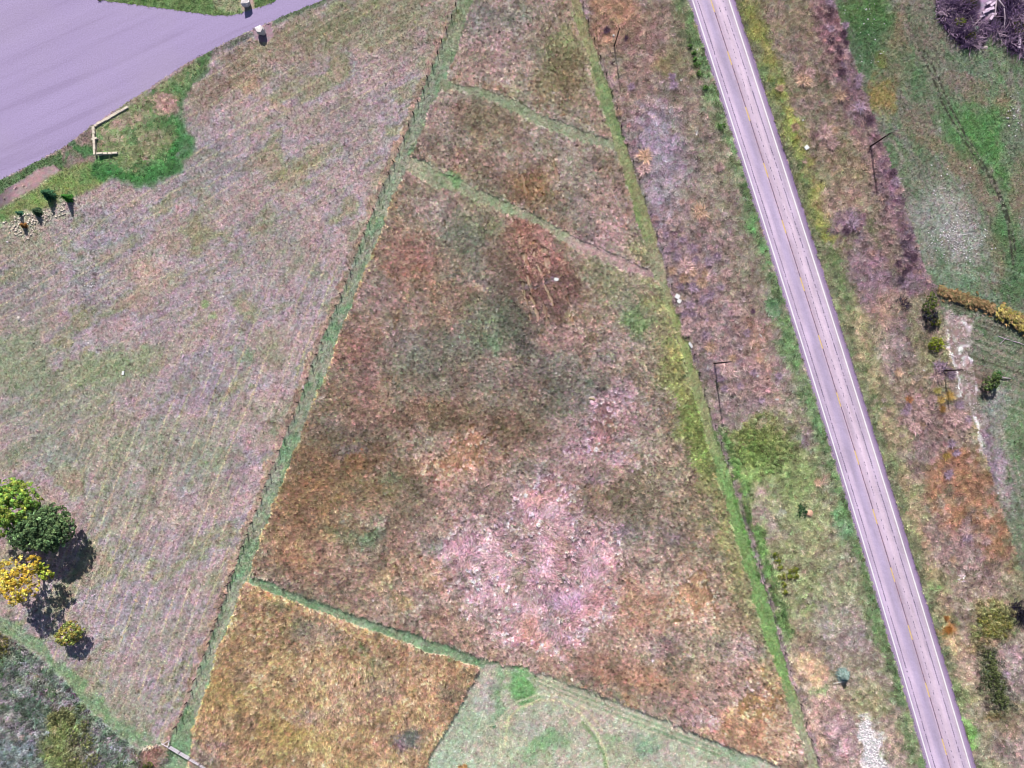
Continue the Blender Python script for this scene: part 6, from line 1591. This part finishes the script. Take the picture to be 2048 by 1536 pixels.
for (p, q, r_, z0, z1, lab) in [((1991, 2), (2001, 20), .14, .8, 1.2, 'upper piece of the pale log at the brush pile'), ((2001, 22), (2003.5, 60), .13, 1.1, .7, 'long upright pale log between the two brush halves'), ((1937, 61), (1955, 42), .07, 1.3, 1.4, 'thin pale stick slanting over the left brush half'), ((1933, 42), (1938, 54), .08, 1.4, 1.2, 'short pale stick crossing the slanting stick in the brush'), ((1919, 69), (1925, 63), .07, 1.3, 1.3, 'short pale stick at the lower side of the left brush half'), ((1990, 0), (1987, 36), .16, .5, .4, 'pale pinkish log along the right side of the rubble'),
                                ((1995, 672), (2022, 681), .10, .12, .12, 'left fallen branch lying below the golden hedge'), ((2024, 682), (2052, 692), .10, .12, .12, 'right fallen branch lying below the golden hedge'), ((1998, 688), (2016, 672), .06, .25, .2, 'crooked fallen branch crossing the left one below the golden hedge'), ((1993, 752), (2020, 757), .12, .5, .3, 'dead tan branch lying right of the bright green bush')]:
    A, B = P(*p, z0), P(*q, z1)
    m = MB(); md_ = A.lerp(B, .5) + Vector((random.uniform(-.15, .15), random.uniform(-.15, .15), .05))
    m.tube((0, 0, 0), md_ - A, r_, r_ * .85, 8); m.tube(md_ - A, B - A, r_ * .85, r_ * .55, 8)
    tag(add('log', m.mesh('log'), log_mat, None, A), lab, 'log')
# black bare tree at the lower right edge
bare([(2030, 1212, 1.0, (64, 56, 78)), (2037, 1224, 1.4, (46, 42, 60)), (2044, 1238, 1.1, (46, 42, 60)), (2036, 1230, 1.2, (40, 38, 54))],
     'of the blackish group at the right edge', 'blackish bare shrubs at the lower right edge')
bare([(1884, 741, 1.0, (120, 96, 124), 'purple twiggy bush round the foot of the black track pole'), (1800, 600, .8, (92, 78, 98), 'small dark twiggy bush left of the dark shrub pair'), (1810, 610, .8, (82, 70, 92), 'second dark twiggy bush touching the dark shrub pair from the left')], '', 'dark twiggy bushes right of the road')

# ------------------------------------------------------------------ scattered pale stones
def stones(name, pts, smin, smax, col, seed):
    r = np.random.default_rng(seed)
    base = np.array([(1, 0, 0), (0, 1, 0), (-1, 0, 0), (0, -1, 0), (0, 0, 1), (0, 0, -1)], float)
    fc = np.array([(0, 1, 4), (1, 2, 4), (2, 3, 4), (3, 0, 4), (1, 0, 5), (2, 1, 5), (3, 2, 5), (0, 3, 5)])
    V, Fc, Cc = [], [], []
    for i, (px, py) in enumerate(pts):
        s_ = r.uniform(smin, smax) * np.array([1, r.uniform(.5, 1), r.uniform(.35, .7)])
        a = r.uniform(0, 6.28); ca, sa = math.cos(a), math.sin(a)
        v = base * s_ * r.uniform(.75, 1.25, (6, 1))
        v = np.stack([v[:, 0] * ca - v[:, 1] * sa, v[:, 0] * sa + v[:, 1] * ca, v[:, 2]], -1)
        p_ = P(px, py, float(look(np.array([px]), np.array([py]), Z)[0]) + .10)
        V.append(v + np.array(p_)); Fc.append(fc + 6 * i)
        Cc.append(np.repeat(alb(col)[None] * math.exp(r.normal(0, .12)), 6, 0))
    o = add(name, np_mesh(name, np.concatenate(V), np.concatenate(Fc), np.clip(np.concatenate(Cc), .01, .85)), attr_mat(name, grain=.1), None, kind='stuff')


def in_mask(mask, n, box, thr=.5):
    out = []
    while len(out) < n:
        px, py = random.uniform(box[0], box[2]), random.uniform(box[1], box[3])
        if look(np.array([px]), np.array([py]), mask)[0] > thr * random.uniform(.6, 1.4):
            out.append((px, py))
    return out


stones('white_gravel', in_mask(m_white, 700, (1705, 1410, 1785, 1580)), .10, .30, (255, 248, 252), 1)
stones('rock_rubble', in_mask(rk, 130, (0, 405, 165, 490), .7), .12, .34, (246, 230, 214), 2)
fl_ = [(random.gauss(1910, 28), random.gauss(478, 20)) for _ in range(170)] + [(random.gauss(2024, 12), random.gauss(235, 18)) for _ in range(26)] + [(random.uniform(1680, 1768), random.uniform(0, 130)) for _ in range(40)] + [(random.uniform(1860, 1960), random.uniform(330, 560)) for _ in range(50)] + [(random.gauss(180, 6), random.gauss(572, 4)) for _ in range(8)] + [(random.gauss(1197, 4), random.gauss(467, 3)) for _ in range(9)]
stones('white_flints', fl_, .10, .24, (240, 234, 238), 3)
stones('track_gravel', in_mask(tr, 260, (1885, 605, 2015, 1065), .6), .06, .16, (232, 214, 220), 4)
